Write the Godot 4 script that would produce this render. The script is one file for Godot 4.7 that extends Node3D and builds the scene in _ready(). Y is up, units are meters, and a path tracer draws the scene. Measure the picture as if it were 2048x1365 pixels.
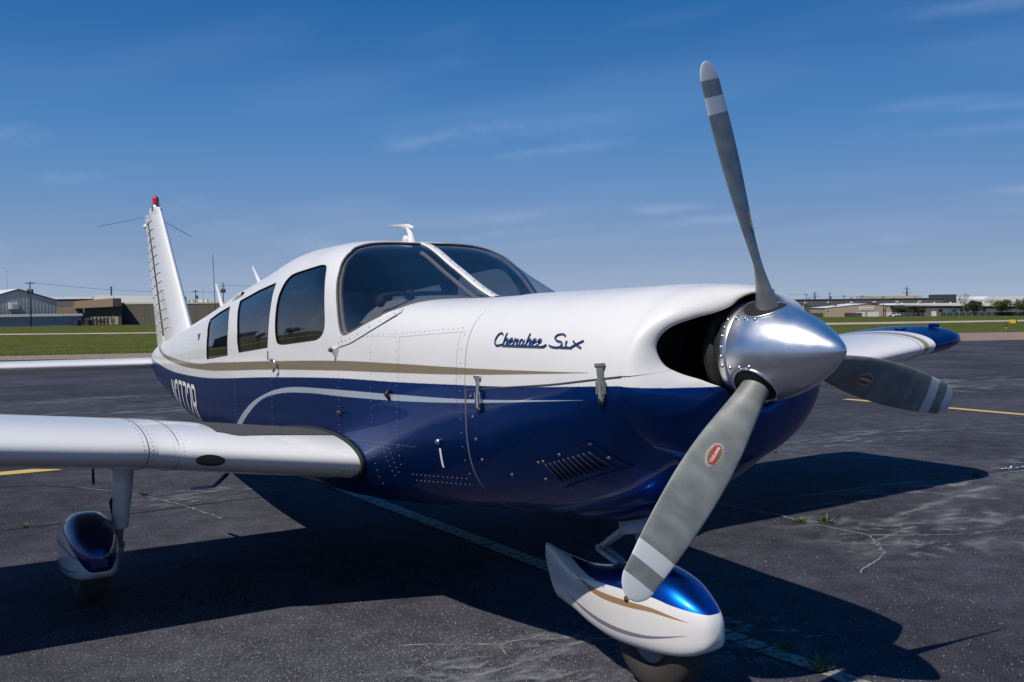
extends Node3D

var M := {}
var rng := RandomNumberGenerator.new()
var taken := {}

func _ready():
	rng.seed = 77
	# ---------------------------------------------------------------- camera
	var cam := Camera3D.new()
	cam.name = "camera"
	cam.transform = Transform3D(Basis(Vector3(0.54115478, -0.01067313, -0.84085527), Vector3(-0.02683971, 0.9991908, -0.02995632), Vector3(0.84049457, 0.03877931, 0.54043042)).orthonormalized(), Vector3(2.40973356, 1.46195242, 2.4499446))
	cam.fov = 37.83
	cam.near = 0.05
	cam.far = 6000.0
	add_child(cam)
	cam.current = true
	# ---------------------------------------------------------------- sky
	var env := Environment.new()
	env.background_mode = Environment.BG_SKY
	var sm := ProceduralSkyMaterial.new()
	sm.sky_top_color = Color(0.0, 0.112, 0.372).linear_to_srgb()
	sm.sky_horizon_color = Color(0.36, 0.451, 0.589).linear_to_srgb()
	sm.sky_curve = 0.075
	sm.ground_bottom_color = Color(0.32, 0.41, 0.55).linear_to_srgb()
	sm.ground_horizon_color = Color(0.34, 0.43, 0.57).linear_to_srgb()
	sm.ground_curve = 0.1
	sm.sun_angle_max = 20.0
	sm.sky_cover = cloud_cover()
	sm.sky_cover_modulate = Color(1, 1, 1, 1)
	var sky := Sky.new()
	sky.sky_material = sm
	env.sky = sky
	env.tonemap_mode = Environment.TONE_MAPPER_LINEAR
	env.tonemap_exposure = 1.0
	env.ambient_light_source = Environment.AMBIENT_SOURCE_SKY
	env.sdfgi_enabled = true
	env.ssao_enabled = true
	env.ssil_enabled = true
	var we := WorldEnvironment.new()
	we.name = "environment"
	we.environment = env
	add_child(we)
	# ---------------------------------------------------------------- sun
	var sun := DirectionalLight3D.new()
	sun.name = "sun"
	var to_sun := Vector3(0.245, 1.0, 0.73).normalized()
	sun.transform = Transform3D(Basis.looking_at(-to_sun, Vector3.UP), Vector3(0, 30, 0))
	sun.light_energy = 1.4
	sun.light_color = Color(1.0, 0.965, 0.91)
	sun.light_angular_distance = 0.5
	sun.shadow_enabled = true
	add_child(sun)
	# ---------------------------------------------------------------- materials, ground, background, airplane
	make_materials()
	build_ground()
	build_background()
	build_airplane()
	build_small_things()

# ======================================================================= helpers
func numbered(n: String) -> String:
	if not taken.has(n):
		taken[n] = 0
		return n
	taken[n] += 1
	return "%s_%03d" % [n, taken[n]]

func thing(n: String, label: String, category: String, at := Vector3.ZERO, turn := 0.0, group := "") -> Node3D:
	var o := Node3D.new()
	o.name = numbered(n)
	add_child(o)
	o.position = at
	o.rotation.y = turn
	o.set_meta("label", label)
	o.set_meta("category", category)
	if group != "":
		o.set_meta("group", group)
	return o

func tag(o: Node3D, label: String, category: String, group := "") -> void:
	o.set_meta("label", label)
	o.set_meta("category", category)
	if group != "":
		o.set_meta("group", group)

func structure(o: Node3D, label: String, category: String) -> void:
	o.set_meta("kind", "structure")
	o.set_meta("label", label)
	o.set_meta("category", category)

func mt(n: String, r: float, g: float, b: float, rough := 0.6, metal := 0.0) -> StandardMaterial3D:
	var m := StandardMaterial3D.new()
	m.resource_name = n
	m.albedo_color = Color(r, g, b).linear_to_srgb()
	m.roughness = rough
	m.metallic = metal
	M[n] = m
	return m

func sf(flat := false) -> SurfaceTool:
	var st := SurfaceTool.new()
	st.begin(Mesh.PRIMITIVE_TRIANGLES)
	st.set_smooth_group(-1 if flat else 0)
	return st

func put(n: String, st: SurfaceTool, m: Material, parent: Node = self, normals := true) -> MeshInstance3D:
	if normals:
		st.generate_normals()
	var o := MeshInstance3D.new()
	o.mesh = st.commit()
	o.material_override = null
	if o.mesh.get_surface_count() > 0:
		o.mesh.surface_set_material(0, m)
	o.name = numbered(n) if parent == self else n
	parent.add_child(o, true)
	return o

func quad(st: SurfaceTool, a: Vector3, b: Vector3, c: Vector3, d: Vector3) -> void:
	for p in [a, b, c, a, c, d]:
		st.add_vertex(p)

func box(st: SurfaceTool, c: Vector3, s: Vector3, bs := Basis.IDENTITY) -> void:
	var h := s * 0.5
	var q := []
	for i in 8:
		q.append(c + bs * Vector3(h.x if i & 1 else -h.x, h.y if i & 2 else -h.y, h.z if i & 4 else -h.z))
	for f in [[0, 2, 3, 1], [4, 5, 7, 6], [0, 4, 6, 2], [1, 3, 7, 5], [0, 1, 5, 4], [2, 6, 7, 3]]:
		quad(st, q[f[3]], q[f[2]], q[f[1]], q[f[0]])

func frame_of(d: Vector3) -> Array:
	var u := Vector3.UP if absf(d.y) < 0.9 else Vector3.RIGHT
	var a := d.cross(u).normalized()
	return [a, a.cross(d).normalized()]

func tube(st: SurfaceTool, pts: Array, rad, n := 8, cap := true) -> void:
	var rings := []
	var fr = null
	for i in pts.size():
		var d: Vector3 = (pts[mini(i + 1, pts.size() - 1)] - pts[maxi(i - 1, 0)]).normalized()
		if fr == null:
			fr = frame_of(d)
		else:
			var a: Vector3 = (fr[0] - d * fr[0].dot(d)).normalized()
			fr = [a, a.cross(d).normalized()]
		var r: float = rad[i] if rad is Array else rad
		var ring := []
		for k in n:
			var t := TAU * k / n
			ring.append(pts[i] + (fr[0] * cos(t) + fr[1] * sin(t)) * r)
		rings.append(ring)
	for i in pts.size() - 1:
		for k in n:
			var k2 := (k + 1) % n
			quad(st, rings[i][k], rings[i][k2], rings[i + 1][k2], rings[i + 1][k])
	if cap:
		for e in [0, pts.size() - 1]:
			for k in n:
				var k2 := (k + 1) % n
				st.add_vertex(pts[e])
				st.add_vertex(rings[e][k2 if e == 0 else k])
				st.add_vertex(rings[e][k if e == 0 else k2])

func lathe(st: SurfaceTool, prof: Array, xf: Transform3D, n := 40, a0 := 0.0, a1 := TAU) -> void:
	# profile of (along x, radius) turned about the local x axis
	for i in prof.size() - 1:
		for k in n:
			var t0 := a0 + (a1 - a0) * k / n
			var t1 := a0 + (a1 - a0) * (k + 1) / n
			var P := func(pr: Vector2, t: float) -> Vector3: return xf * Vector3(pr.x, pr.y * cos(t), pr.y * sin(t))
			quad(st, P.call(prof[i], t0), P.call(prof[i], t1), P.call(prof[i + 1], t1), P.call(prof[i + 1], t0))

func ball(st: SurfaceTool, c: Vector3, r: Vector3, n := 10) -> void:
	var prof := []
	for i in n + 1:
		var a := PI * i / n
		prof.append(Vector2(-cos(a), maxf(sin(a), 0.0005)))
	lathe(st, prof, Transform3D(Basis.from_scale(r), c), n * 2)

func grid(st: SurfaceTool, nu: int, nv: int, f: Callable, uv = null) -> void:
	var p := []
	for i in nu + 1:
		var row := []
		for j in nv + 1:
			row.append(f.call(float(i) / nu, float(j) / nv))
		p.append(row)
	for i in nu:
		for j in nv:
			for q in [[0, 0], [0, 1], [1, 1], [0, 0], [1, 1], [1, 0]]:
				if uv != null:
					st.set_uv(uv.call(p[i + q[0]][j + q[1]]))
				st.add_vertex(p[i + q[0]][j + q[1]])

func stuff(n: String, mesh: Mesh, m: Material, xs: Array, parent: Node = self) -> MultiMeshInstance3D:
	var mm := MultiMesh.new()
	mm.transform_format = MultiMesh.TRANSFORM_3D
	mm.mesh = mesh
	mm.instance_count = xs.size()
	for i in xs.size():
		mm.set_instance_transform(i, xs[i])
	var o := MultiMeshInstance3D.new()
	o.multimesh = mm
	o.material_override = m
	o.name = numbered(n) if parent == self else n
	parent.add_child(o, true)
	o.set_meta("kind", "stuff")
	return o

func crv(c: Array, x: float) -> float:
	# piecewise cubic through points sorted by x
	var n := c.size()
	if x <= c[0].x:
		return c[0].y
	if x >= c[n - 1].x:
		return c[n - 1].y
	var i := 0
	while c[i + 1].x < x:
		i += 1
	var h: float = c[i + 1].x - c[i].x
	var t: float = (x - c[i].x) / h
	var s: float = (c[i + 1].y - c[i].y) / h
	var m0: float = s
	var m1: float = s
	if i > 0:
		m0 = (c[i + 1].y - c[i - 1].y) / (c[i + 1].x - c[i - 1].x)
	if i < n - 2:
		m1 = (c[i + 2].y - c[i].y) / (c[i + 2].x - c[i].x)
	var t2 := t * t
	var t3 := t2 * t
	return c[i].y * (2 * t3 - 3 * t2 + 1) + c[i + 1].y * (3 * t2 - 2 * t3) + h * (m0 * (t3 - 2 * t2 + t) + m1 * (t3 - t2))

func noise_tex(freq: float, size: int, cols: Array, seed_ := 1, octaves := 4, kind := FastNoiseLite.TYPE_SIMPLEX_SMOOTH, normal := false, bump := 4.0) -> NoiseTexture2D:
	var fn := FastNoiseLite.new()
	fn.noise_type = kind
	fn.frequency = freq
	fn.seed = seed_
	fn.fractal_octaves = octaves
	var t := NoiseTexture2D.new()
	t.width = size
	t.height = size
	t.seamless = true
	t.noise = fn
	if normal:
		t.as_normal_map = true
		t.bump_strength = bump
	elif cols.size() > 0:
		var g := Gradient.new()
		var off := PackedFloat32Array()
		var cc := PackedColorArray()
		for c in cols:
			off.append(c[0])
			cc.append(Color(c[1], c[2], c[3]).linear_to_srgb())
		g.offsets = off
		g.colors = cc
		t.color_ramp = g
	return t

func cloud_cover() -> ImageTexture:
	# thin high cirrus, as brightness added to the clear sky
	var w := 1536
	var h := 768
	var im := Image.create(w, h, false, Image.FORMAT_RGBAF)
	var a := FastNoiseLite.new()
	a.seed = 5
	a.frequency = 1.0
	a.fractal_octaves = 5
	var b := FastNoiseLite.new()
	b.seed = 9
	b.frequency = 1.0
	b.fractal_octaves = 2
	for j in h:
		var el := (0.5 - (j + 0.5) / h) * PI
		for i in w:
			var v := 0.0
			if el > 0.01:
				var az := (i + 0.5) / w * TAU
				var d := Vector3(cos(az) * cos(el), sin(el), sin(az) * cos(el))
				var k := 1.0 / (d.y + 0.12)
				var p := Vector2(d.x, d.z) * k
				var q := Vector2(p.x * 0.5 + p.y * 0.86, p.y * 0.5 - p.x * 0.86)
				var m := smoothstep(0.02, 0.5, b.get_noise_2d(q.x * 0.55 + 3.0, q.y * 0.8))
				var s := smoothstep(0.02, 0.6, a.get_noise_2d(q.x * 0.7, q.y * 3.2))
				var haze := smoothstep(0.0, 0.5, b.get_noise_2d(q.x * 0.35 - 7.0, q.y * 0.9 + 4.0))
				v = (m * s * 0.085 + haze * 0.022) * smoothstep(0.01, 0.08, el)
			var hz := exp(-pow((el - 0.15) / 0.085, 2)) if el > 0 else 0.0
			im.set_pixel(i, j, Color(0.95 * v, 0.97 * v + 0.042 * hz, 1.0 * v + 0.088 * hz, 1.0))
	return ImageTexture.create_from_image(im)

# ======================================================================= fuselage shape
# x (metres, nose is +x), keel height, roof height, half width, height of the widest point, roundness above and below it
const SECTIONS := [
	[-7.95, 0.92, 1.005, 0.05, 0.965, 2.0, 2.0], [-7.85, 0.83, 1.035, 0.11, 0.95, 2.2, 2.2], [-7.6, 0.735, 1.095, 0.175, 0.94, 2.3, 2.4],
	[-6.8, 0.61, 1.215, 0.285, 0.94, 2.4, 2.6], [-5.9, 0.53, 1.345, 0.39, 0.96, 2.6, 3.0], [-5.0, 0.48, 1.482, 0.47, 1.0, 2.8, 3.5],
	[-4.3, 0.455, 1.59, 0.53, 1.03, 3.1, 4.0], [-3.6, 0.45, 1.695, 0.568, 1.05, 3.3, 4.5], [-2.9, 0.46, 1.793, 0.592, 1.08, 3.6, 5.0],
	[-2.45, 0.475, 1.798, 0.6, 1.1, 4.0, 5.0], [-2.23, 0.485, 1.772, 0.603, 1.1, 4.3, 5.0], [-1.9, 0.51, 1.638, 0.605, 1.1, 4.3, 4.8],
	[-1.6, 0.54, 1.51, 0.603, 1.1, 4.8, 4.5], [-1.5, 0.55, 1.484, 0.602, 1.1, 5.0, 4.4], [-1.3, 0.575, 1.484, 0.592, 1.1, 4.6, 4.0],
	[-0.87, 0.62, 1.497, 0.556, 1.1, 3.7, 3.2], [-0.6, 0.655, 1.503, 0.54, 1.11, 3.3, 2.8], [-0.3, 0.735, 1.511, 0.512, 1.13, 2.9, 2.25], [-0.17, 0.80, 1.516, 0.488, 1.15, 2.6, 1.95], [-0.06, 0.885, 1.513, 0.452, 1.17, 2.4, 1.75]]
var sec_memo := {}

func sec(x: float) -> Array:
	if sec_memo.has(x):
		return sec_memo[x]
	var n := SECTIONS.size()
	var i := 0
	while i < n - 2 and SECTIONS[i + 1][0] < x:
		i += 1
	var a: Array = SECTIONS[i]
	var b: Array = SECTIONS[i + 1]
	var pa: Array = SECTIONS[maxi(i - 1, 0)]
	var pb: Array = SECTIONS[mini(i + 2, n - 1)]
	var h: float = b[0] - a[0]
	var t: float = clampf((x - a[0]) / h, 0, 1)
	var out := []
	for k in range(1, 7):
		var s: float = (b[k] - a[k]) / h
		var s0: float = s if i == 0 else (a[k] - pa[k]) / (a[0] - pa[0])
		var s1: float = s if i == n - 2 else (pb[k] - b[k]) / (pb[0] - b[0])
		var m0: float = 0.0 if s * s0 <= 0 else 2.0 * s * s0 / (s + s0)
		var m1: float = 0.0 if s * s1 <= 0 else 2.0 * s * s1 / (s + s1)
		if i == 0:
			m0 = s
		if i == n - 2:
			m1 = s
		var t2 := t * t
		var t3 := t2 * t
		out.append(a[k] * (2 * t3 - 3 * t2 + 1) + b[k] * (3 * t2 - 2 * t3) + h * (m0 * (t3 - 2 * t2 + t) + m1 * (t3 - t2)))
	sec_memo[x] = out
	return out

func fus0(x: float, t: float) -> Vector3:
	# t runs from the keel (0) round the starboard side to the roof line (1)
	var s := sec(x)
	if t < 0.5:
		var a := maxf(t, 0.0) * PI
		return Vector3(x, s[3] - (s[3] - s[0]) * pow(cos(a), 2.0 / s[5]), s[2] * pow(sin(a), 2.0 / s[5]))
	var b := (minf(t, 1.0) - 0.5) * PI
	return Vector3(x, s[3] + (s[1] - s[3]) * pow(sin(b), 2.0 / s[4]), s[2] * pow(maxf(cos(b), 0.0), 2.0 / s[4]))

func fus_n(x: float, t: float) -> Vector3:
	var e := 0.004
	var t0 := clampf(t - e, 0.0, 1.0)
	var t1 := clampf(t + e, 0.0, 1.0)
	var dt := fus0(x, t1) - fus0(x, t0)
	if t > 0.996:
		dt = Vector3(0, 0, -1)
	if t < 0.004:
		dt = Vector3(0, 0, 1)
	var tm := clampf(t, 0.01, 0.99)
	var x0 := maxf(x - 0.02, -7.95)
	var x1 := minf(x + 0.02, -0.06)
	var dx := fus0(x1, tm) - fus0(x0, tm)
	var n := dx.cross(dt).normalized()
	return n if n.dot(Vector3(0, t - 0.5, 0.3)) > 0 or t > 0.3 and t < 0.7 and n.z > 0 else -n

func fus(x: float, t: float, side: float, off := 0.0) -> Vector3:
	var p := fus0(x, t)
	if off != 0.0:
		p += fus_n(x, t) * off
	return Vector3(p.x, p.y, p.z * side)

func t_of_y(x: float, y: float) -> float:
	var s := sec(x)
	if y >= s[3]:
		return 0.5 + asin(pow(clampf((y - s[3]) / (s[1] - s[3]), 0, 1), s[4] * 0.5)) / PI
	return acos(pow(clampf((s[3] - y) / (s[3] - s[0]), 0, 1), s[5] * 0.5)) / PI

func t_of_z(x: float, z: float) -> float:
	var s := sec(x)
	return 0.5 + acos(pow(clampf(z / s[2], 0, 1), s[4] * 0.5)) / PI

func side_at(x: float, y: float, off := 0.0, side := 1.0) -> Vector3:
	return fus(x, t_of_y(x, y), side, off)

func to_xt(pts: Array) -> PackedVector2Array:
	# window outlines: (x, y) points, or (x, z) points with a third entry
	var out := PackedVector2Array()
	for i in pts.size():
		var a = pts[i]
		var b = pts[(i + 1) % pts.size()]
		for k in 6:
			var f := k / 6.0
			var x: float = lerpf(a[0], b[0], f)
			var ta := t_of_y(a[0], a[1]) if a.size() == 2 else t_of_z(a[0], a[1])
			var tb := t_of_y(b[0], b[1]) if b.size() == 2 else t_of_z(b[0], b[1])
			var t := lerpf(ta, tb, f)
			if a.size() == 2 and b.size() == 2:
				t = t_of_y(x, lerpf(a[1], b[1], f))
			out.append(Vector2(x * 10.0, t * 100.0))
	return out

func smooth_loop(pts: Array, r: float) -> Array:
	# cut each corner of a closed outline twice
	var cur := pts
	for k in 2:
		var out := []
		for i in cur.size():
			var a = cur[i]
			var b = cur[(i + 1) % cur.size()]
			var l := Vector2(b[0] - a[0], b[1] - a[1]).length()
			var f := minf(0.28, r / maxf(l, 0.001))
			out.append([lerpf(a[0], b[0], f), lerpf(a[1], b[1], f)])
			out.append([lerpf(a[0], b[0], 1 - f), lerpf(a[1], b[1], 1 - f)])
		cur = out
		r *= 0.5
	return cur

func tri_n(st: SurfaceTool, p: Array, n: Array, uv: Array) -> void:
	var g: Vector3 = (p[2] - p[0]).cross(p[1] - p[0])
	var order := [0, 1, 2] if g.dot(n[0] + n[1] + n[2]) > 0 else [0, 2, 1]
	for i in order:
		st.set_normal(n[i])
		st.set_uv(uv[i])
		st.add_vertex(p[i])

func shell(called: String, m: Material, parent: Node, span: Array, steps: Vector2i, side: float, off: float, cuts: Array, keep: Array, uvbox: Rect2, flip := false) -> MeshInstance3D:
	var st := sf()
	for i in steps.x:
		var x0 := lerpf(span[0], span[1], float(i) / steps.x) * 10.0
		var x1 := lerpf(span[0], span[1], float(i + 1) / steps.x) * 10.0
		for j in steps.y:
			var t0 := lerpf(span[2], span[3], float(j) / steps.y) * 100.0
			var t1 := lerpf(span[2], span[3], float(j + 1) / steps.y) * 100.0
			var cell := PackedVector2Array([Vector2(x0, t0), Vector2(x1, t0), Vector2(x1, t1), Vector2(x0, t1)])
			var bb := Rect2(x0, t0, x1 - x0, t1 - t0)
			var polys := [cell]
			for k in keep:
				var nx := []
				for q in polys:
					if bb.grow(0.01).intersects(k[1]):
						nx.append_array(Geometry2D.intersect_polygons(q, k[0]))
				polys = nx
			for c in cuts:
				if not bb.grow(0.01).intersects(c[1]):
					continue
				var nx := []
				for q in polys:
					nx.append_array(Geometry2D.clip_polygons(q, c[0]))
				polys = nx
			for q in polys:
				var idx := PackedInt32Array([0, 1, 2, 0, 2, 3]) if q == cell else Geometry2D.triangulate_polygon(q)
				var P := []
				var N := []
				var U := []
				for v in q:
					var x: float = v.x * 0.1
					var t: float = v.y * 0.01
					var pp := fus(x, t, side, off)
					var nn := fus_n(x, t)
					P.append(pp)
					N.append(Vector3(nn.x, nn.y, nn.z * side) * (-1.0 if flip else 1.0))
					U.append(Vector2((pp.x - uvbox.position.x) / uvbox.size.x, (uvbox.end.y - pp.y) / uvbox.size.y))
				for k in range(0, idx.size(), 3):
					tri_n(st, [P[idx[k]], P[idx[k + 1]], P[idx[k + 2]]], [N[idx[k]], N[idx[k + 1]], N[idx[k + 2]]], [U[idx[k]], U[idx[k + 1]], U[idx[k + 2]]])
	return put(called, st, m, parent, false)

func bounded(poly: PackedVector2Array) -> Array:
	var r := Rect2(poly[0], Vector2.ZERO)
	for p in poly:
		r = r.expand(p)
	return [poly, r]

func ribbon(st: SurfaceTool, pts: Array, width: float, off: float, side := 1.0, closed := false) -> void:
	# a flat strip laid on the fuselage along (x, y) points
	var P := []
	var N := []
	for p in pts:
		var t: float = t_of_y(p[0], p[1]) if p.size() == 2 else t_of_z(p[0], p[1])
		P.append(fus(p[0], t, side, off))
		var n := fus_n(p[0], t)
		N.append(Vector3(n.x, n.y, n.z * side))
	var L := []
	var R := []
	var c := P.size()
	for i in c:
		var d: Vector3
		if closed:
			d = (P[(i + 1) % c] - P[(i + c - 1) % c]).normalized()
		else:
			d = (P[mini(i + 1, c - 1)] - P[maxi(i - 1, 0)]).normalized()
		var s: Vector3 = d.cross(N[i]).normalized() * width * 0.5
		L.append(P[i] - s)
		R.append(P[i] + s)
	for i in (c if closed else c - 1):
		var k := (i + 1) % c
		for q in [[L[i], R[i], R[k]], [L[i], R[k], L[k]]]:
			tri_n(st, q, [N[i], N[i], N[k]], [Vector2.ZERO, Vector2.ZERO, Vector2.ZERO])

func dense(pts: Array, n := 6) -> Array:
	var out := []
	for i in pts.size() - 1:
		for k in n:
			out.append([lerpf(pts[i][0], pts[i + 1][0], k / float(n)), lerpf(pts[i][1], pts[i + 1][1], k / float(n))])
	out.append(pts[-1])
	return out

func spline(pts: Array, n := 8, closed := false) -> Array:
	var out := []
	var c := pts.size()
	for i in (c if closed else c - 1):
		var p0 = pts[(i + c - 1) % c] if closed else pts[maxi(i - 1, 0)]
		var p1 = pts[i]
		var p2 = pts[(i + 1) % c]
		var p3 = pts[(i + 2) % c] if closed else pts[mini(i + 2, c - 1)]
		for k in n:
			var t := k / float(n)
			var q := []
			for d in 2:
				q.append(0.5 * (2 * p1[d] + (p2[d] - p0[d]) * t + (2 * p0[d] - 5 * p1[d] + 4 * p2[d] - p3[d]) * t * t + (3 * p1[d] - p0[d] - 3 * p2[d] + p3[d]) * t * t * t))
			out.append(q)
	if not closed:
		out.append(pts[-1])
	return out

# ----------------------------------------------------------------------- paint
const GOLD_TOP := [Vector2(-7.9, 1.17), Vector2(-7.5, 1.13), Vector2(-6.9, 1.07), Vector2(-6.42, 1.043), Vector2(-5.6, 1.036), Vector2(-4.79, 1.047), Vector2(-4.28, 1.079), Vector2(-3.88, 1.1), Vector2(-3.01, 1.147), Vector2(-1.98, 1.195), Vector2(-1.37, 1.209), Vector2(-0.87, 1.214), Vector2(-0.17, 1.23)]
const GOLD_LOW := [Vector2(-7.9, 1.15), Vector2(-7.5, 1.112), Vector2(-6.9, 1.045), Vector2(-6.42, 1.013), Vector2(-5.6, 0.995), Vector2(-5.13, 0.998), Vector2(-4.28, 1.025), Vector2(-3.0, 1.1), Vector2(-1.98, 1.148), Vector2(-1.37, 1.170), Vector2(-0.87, 1.188), Vector2(-0.17, 1.229)]
const BLUE_TOP := [Vector2(-7.95, 0.985), Vector2(-7.13, 0.945), Vector2(-6.05, 0.925), Vector2(-5.1, 0.94), Vector2(-4.28, 0.974), Vector2(-3.0, 1.057), Vector2(-1.98, 1.112), Vector2(-1.36, 1.131), Vector2(-0.87, 1.148), Vector2(-0.49, 1.165), Vector2(-0.135, 1.187), Vector2(-0.06, 1.19), Vector2(0.15, 1.18)]
const SILVER_TOP := [Vector2(-4.1, 0.5), Vector2(-3.79, 0.69), Vector2(-3.4, 0.87), Vector2(-3.02, 0.972), Vector2(-2.67, 1.024), Vector2(-2.24, 1.048), Vector2(-1.36, 1.079), Vector2(-0.87, 1.095), Vector2(-0.2, 1.139)]
const SILVER_LOW := [Vector2(-3.98, 0.5), Vector2(-3.68, 0.69), Vector2(-3.22, 0.899), Vector2(-2.84, 0.977), Vector2(-2.37, 1.014), Vector2(-1.98, 1.027), Vector2(-1.36, 1.052), Vector2(-0.87, 1.08), Vector2(-0.2, 1.138)]
const SPLIT := [Vector2(-0.87, 1.132), Vector2(-0.6, 1.160), Vector2(-0.34, 1.186), Vector2(-0.136, 1.214), Vector2(0.0, 1.232)]
const C_WHITE := Color(0.845, 0.843, 0.838)
const C_GOLD := Color(0.565, 0.51, 0.40)
const C_BLUE := Color(0.0, 0.235, 0.51)
const FLAKE := 0.93
const C_SILVER := Color(0.70, 0.73, 0.775)

func dot_px(im: Image, x: float, y: float, r: float, c: Color, k: float) -> void:
	for j in range(int(y - r), int(y + r) + 2):
		for i in range(int(x - r), int(x + r) + 2):
			if i >= 0 and j >= 0 and i < im.get_width() and j < im.get_height():
				var a := clampf(r + 0.5 - Vector2(i - x, j - y).length(), 0, 1) * k
				if a > 0:
					im.set_pixel(i, j, im.get_pixel(i, j).lerp(c, a))

var mask_made: ImageTexture

func paint(w: int, h: int, box_: Rect2, seams: Array) -> ImageTexture:
	var im := Image.create(w, h, true, Image.FORMAT_RGB8)
	im.fill(C_WHITE)
	var mk := Image.create(w / 2, h / 2, false, Image.FORMAT_R8)
	for i in w:
		var x := box_.position.x + box_.size.x * (i + 0.5) / w
		var edges := []
		var g1 := crv(GOLD_TOP, x)
		var g0 := crv(GOLD_LOW, x)
		if x < -0.18 and g1 > g0:
			edges.append([g1, C_GOLD])
			edges.append([g0, C_WHITE])
		edges.append([crv(BLUE_TOP, x), C_BLUE])
		var s1 := crv(SILVER_TOP, x)
		var s0 := crv(SILVER_LOW, x)
		if x > -4.1 and x < -0.2:
			s0 = minf(s0, s1)
			if x < -3.98:
				s0 = 0.0
			edges.append([s1, C_SILVER])
			edges.append([s0, C_BLUE])
		var over := C_WHITE
		for e in edges:
			var r: float = (box_.end.y - e[0]) / box_.size.y * h
			var r0 := clampi(int(floor(r)), 0, h - 1)
			im.fill_rect(Rect2i(i, r0 + 1, 1, h - r0 - 1), e[1])
			im.set_pixel(i, r0, e[1].lerp(over, r - floor(r)))
			if i % 2 == 0:
				mk.fill_rect(Rect2i(i / 2, r0 / 2, 1, h / 2 - r0 / 2), Color(FLAKE, 0, 0) if e[1] == C_BLUE else Color(0.35, 0, 0) if e[1] == C_GOLD or e[1] == C_SILVER else Color.BLACK)
			over = e[1]
	for s in seams:
		# [x0, y0, x1, y1, darkness, rivet spacing or 0]
		var a := Vector2((s[0] - box_.position.x) / box_.size.x * w, (box_.end.y - s[1]) / box_.size.y * h)
		var b := Vector2((s[2] - box_.position.x) / box_.size.x * w, (box_.end.y - s[3]) / box_.size.y * h)
		var n := int(a.distance_to(b)) + 1
		for k in n:
			var p := a.lerp(b, k / float(n))
			if p.x >= 0 and p.y >= 0 and p.x < w and p.y < h:
				var c := im.get_pixelv(Vector2i(p))
				im.set_pixelv(Vector2i(p), c.lerp(Color(0.05, 0.05, 0.06), s[4]))
	im.generate_mipmaps()
	mask_made = ImageTexture.create_from_image(mk)
	return ImageTexture.create_from_image(im)

# ----------------------------------------------------------------------- materials
func gloss(m: StandardMaterial3D, coat := 1.0, cr := 0.04) -> StandardMaterial3D:
	m.clearcoat_enabled = true
	m.clearcoat = coat
	m.clearcoat_roughness = cr
	return m

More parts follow.
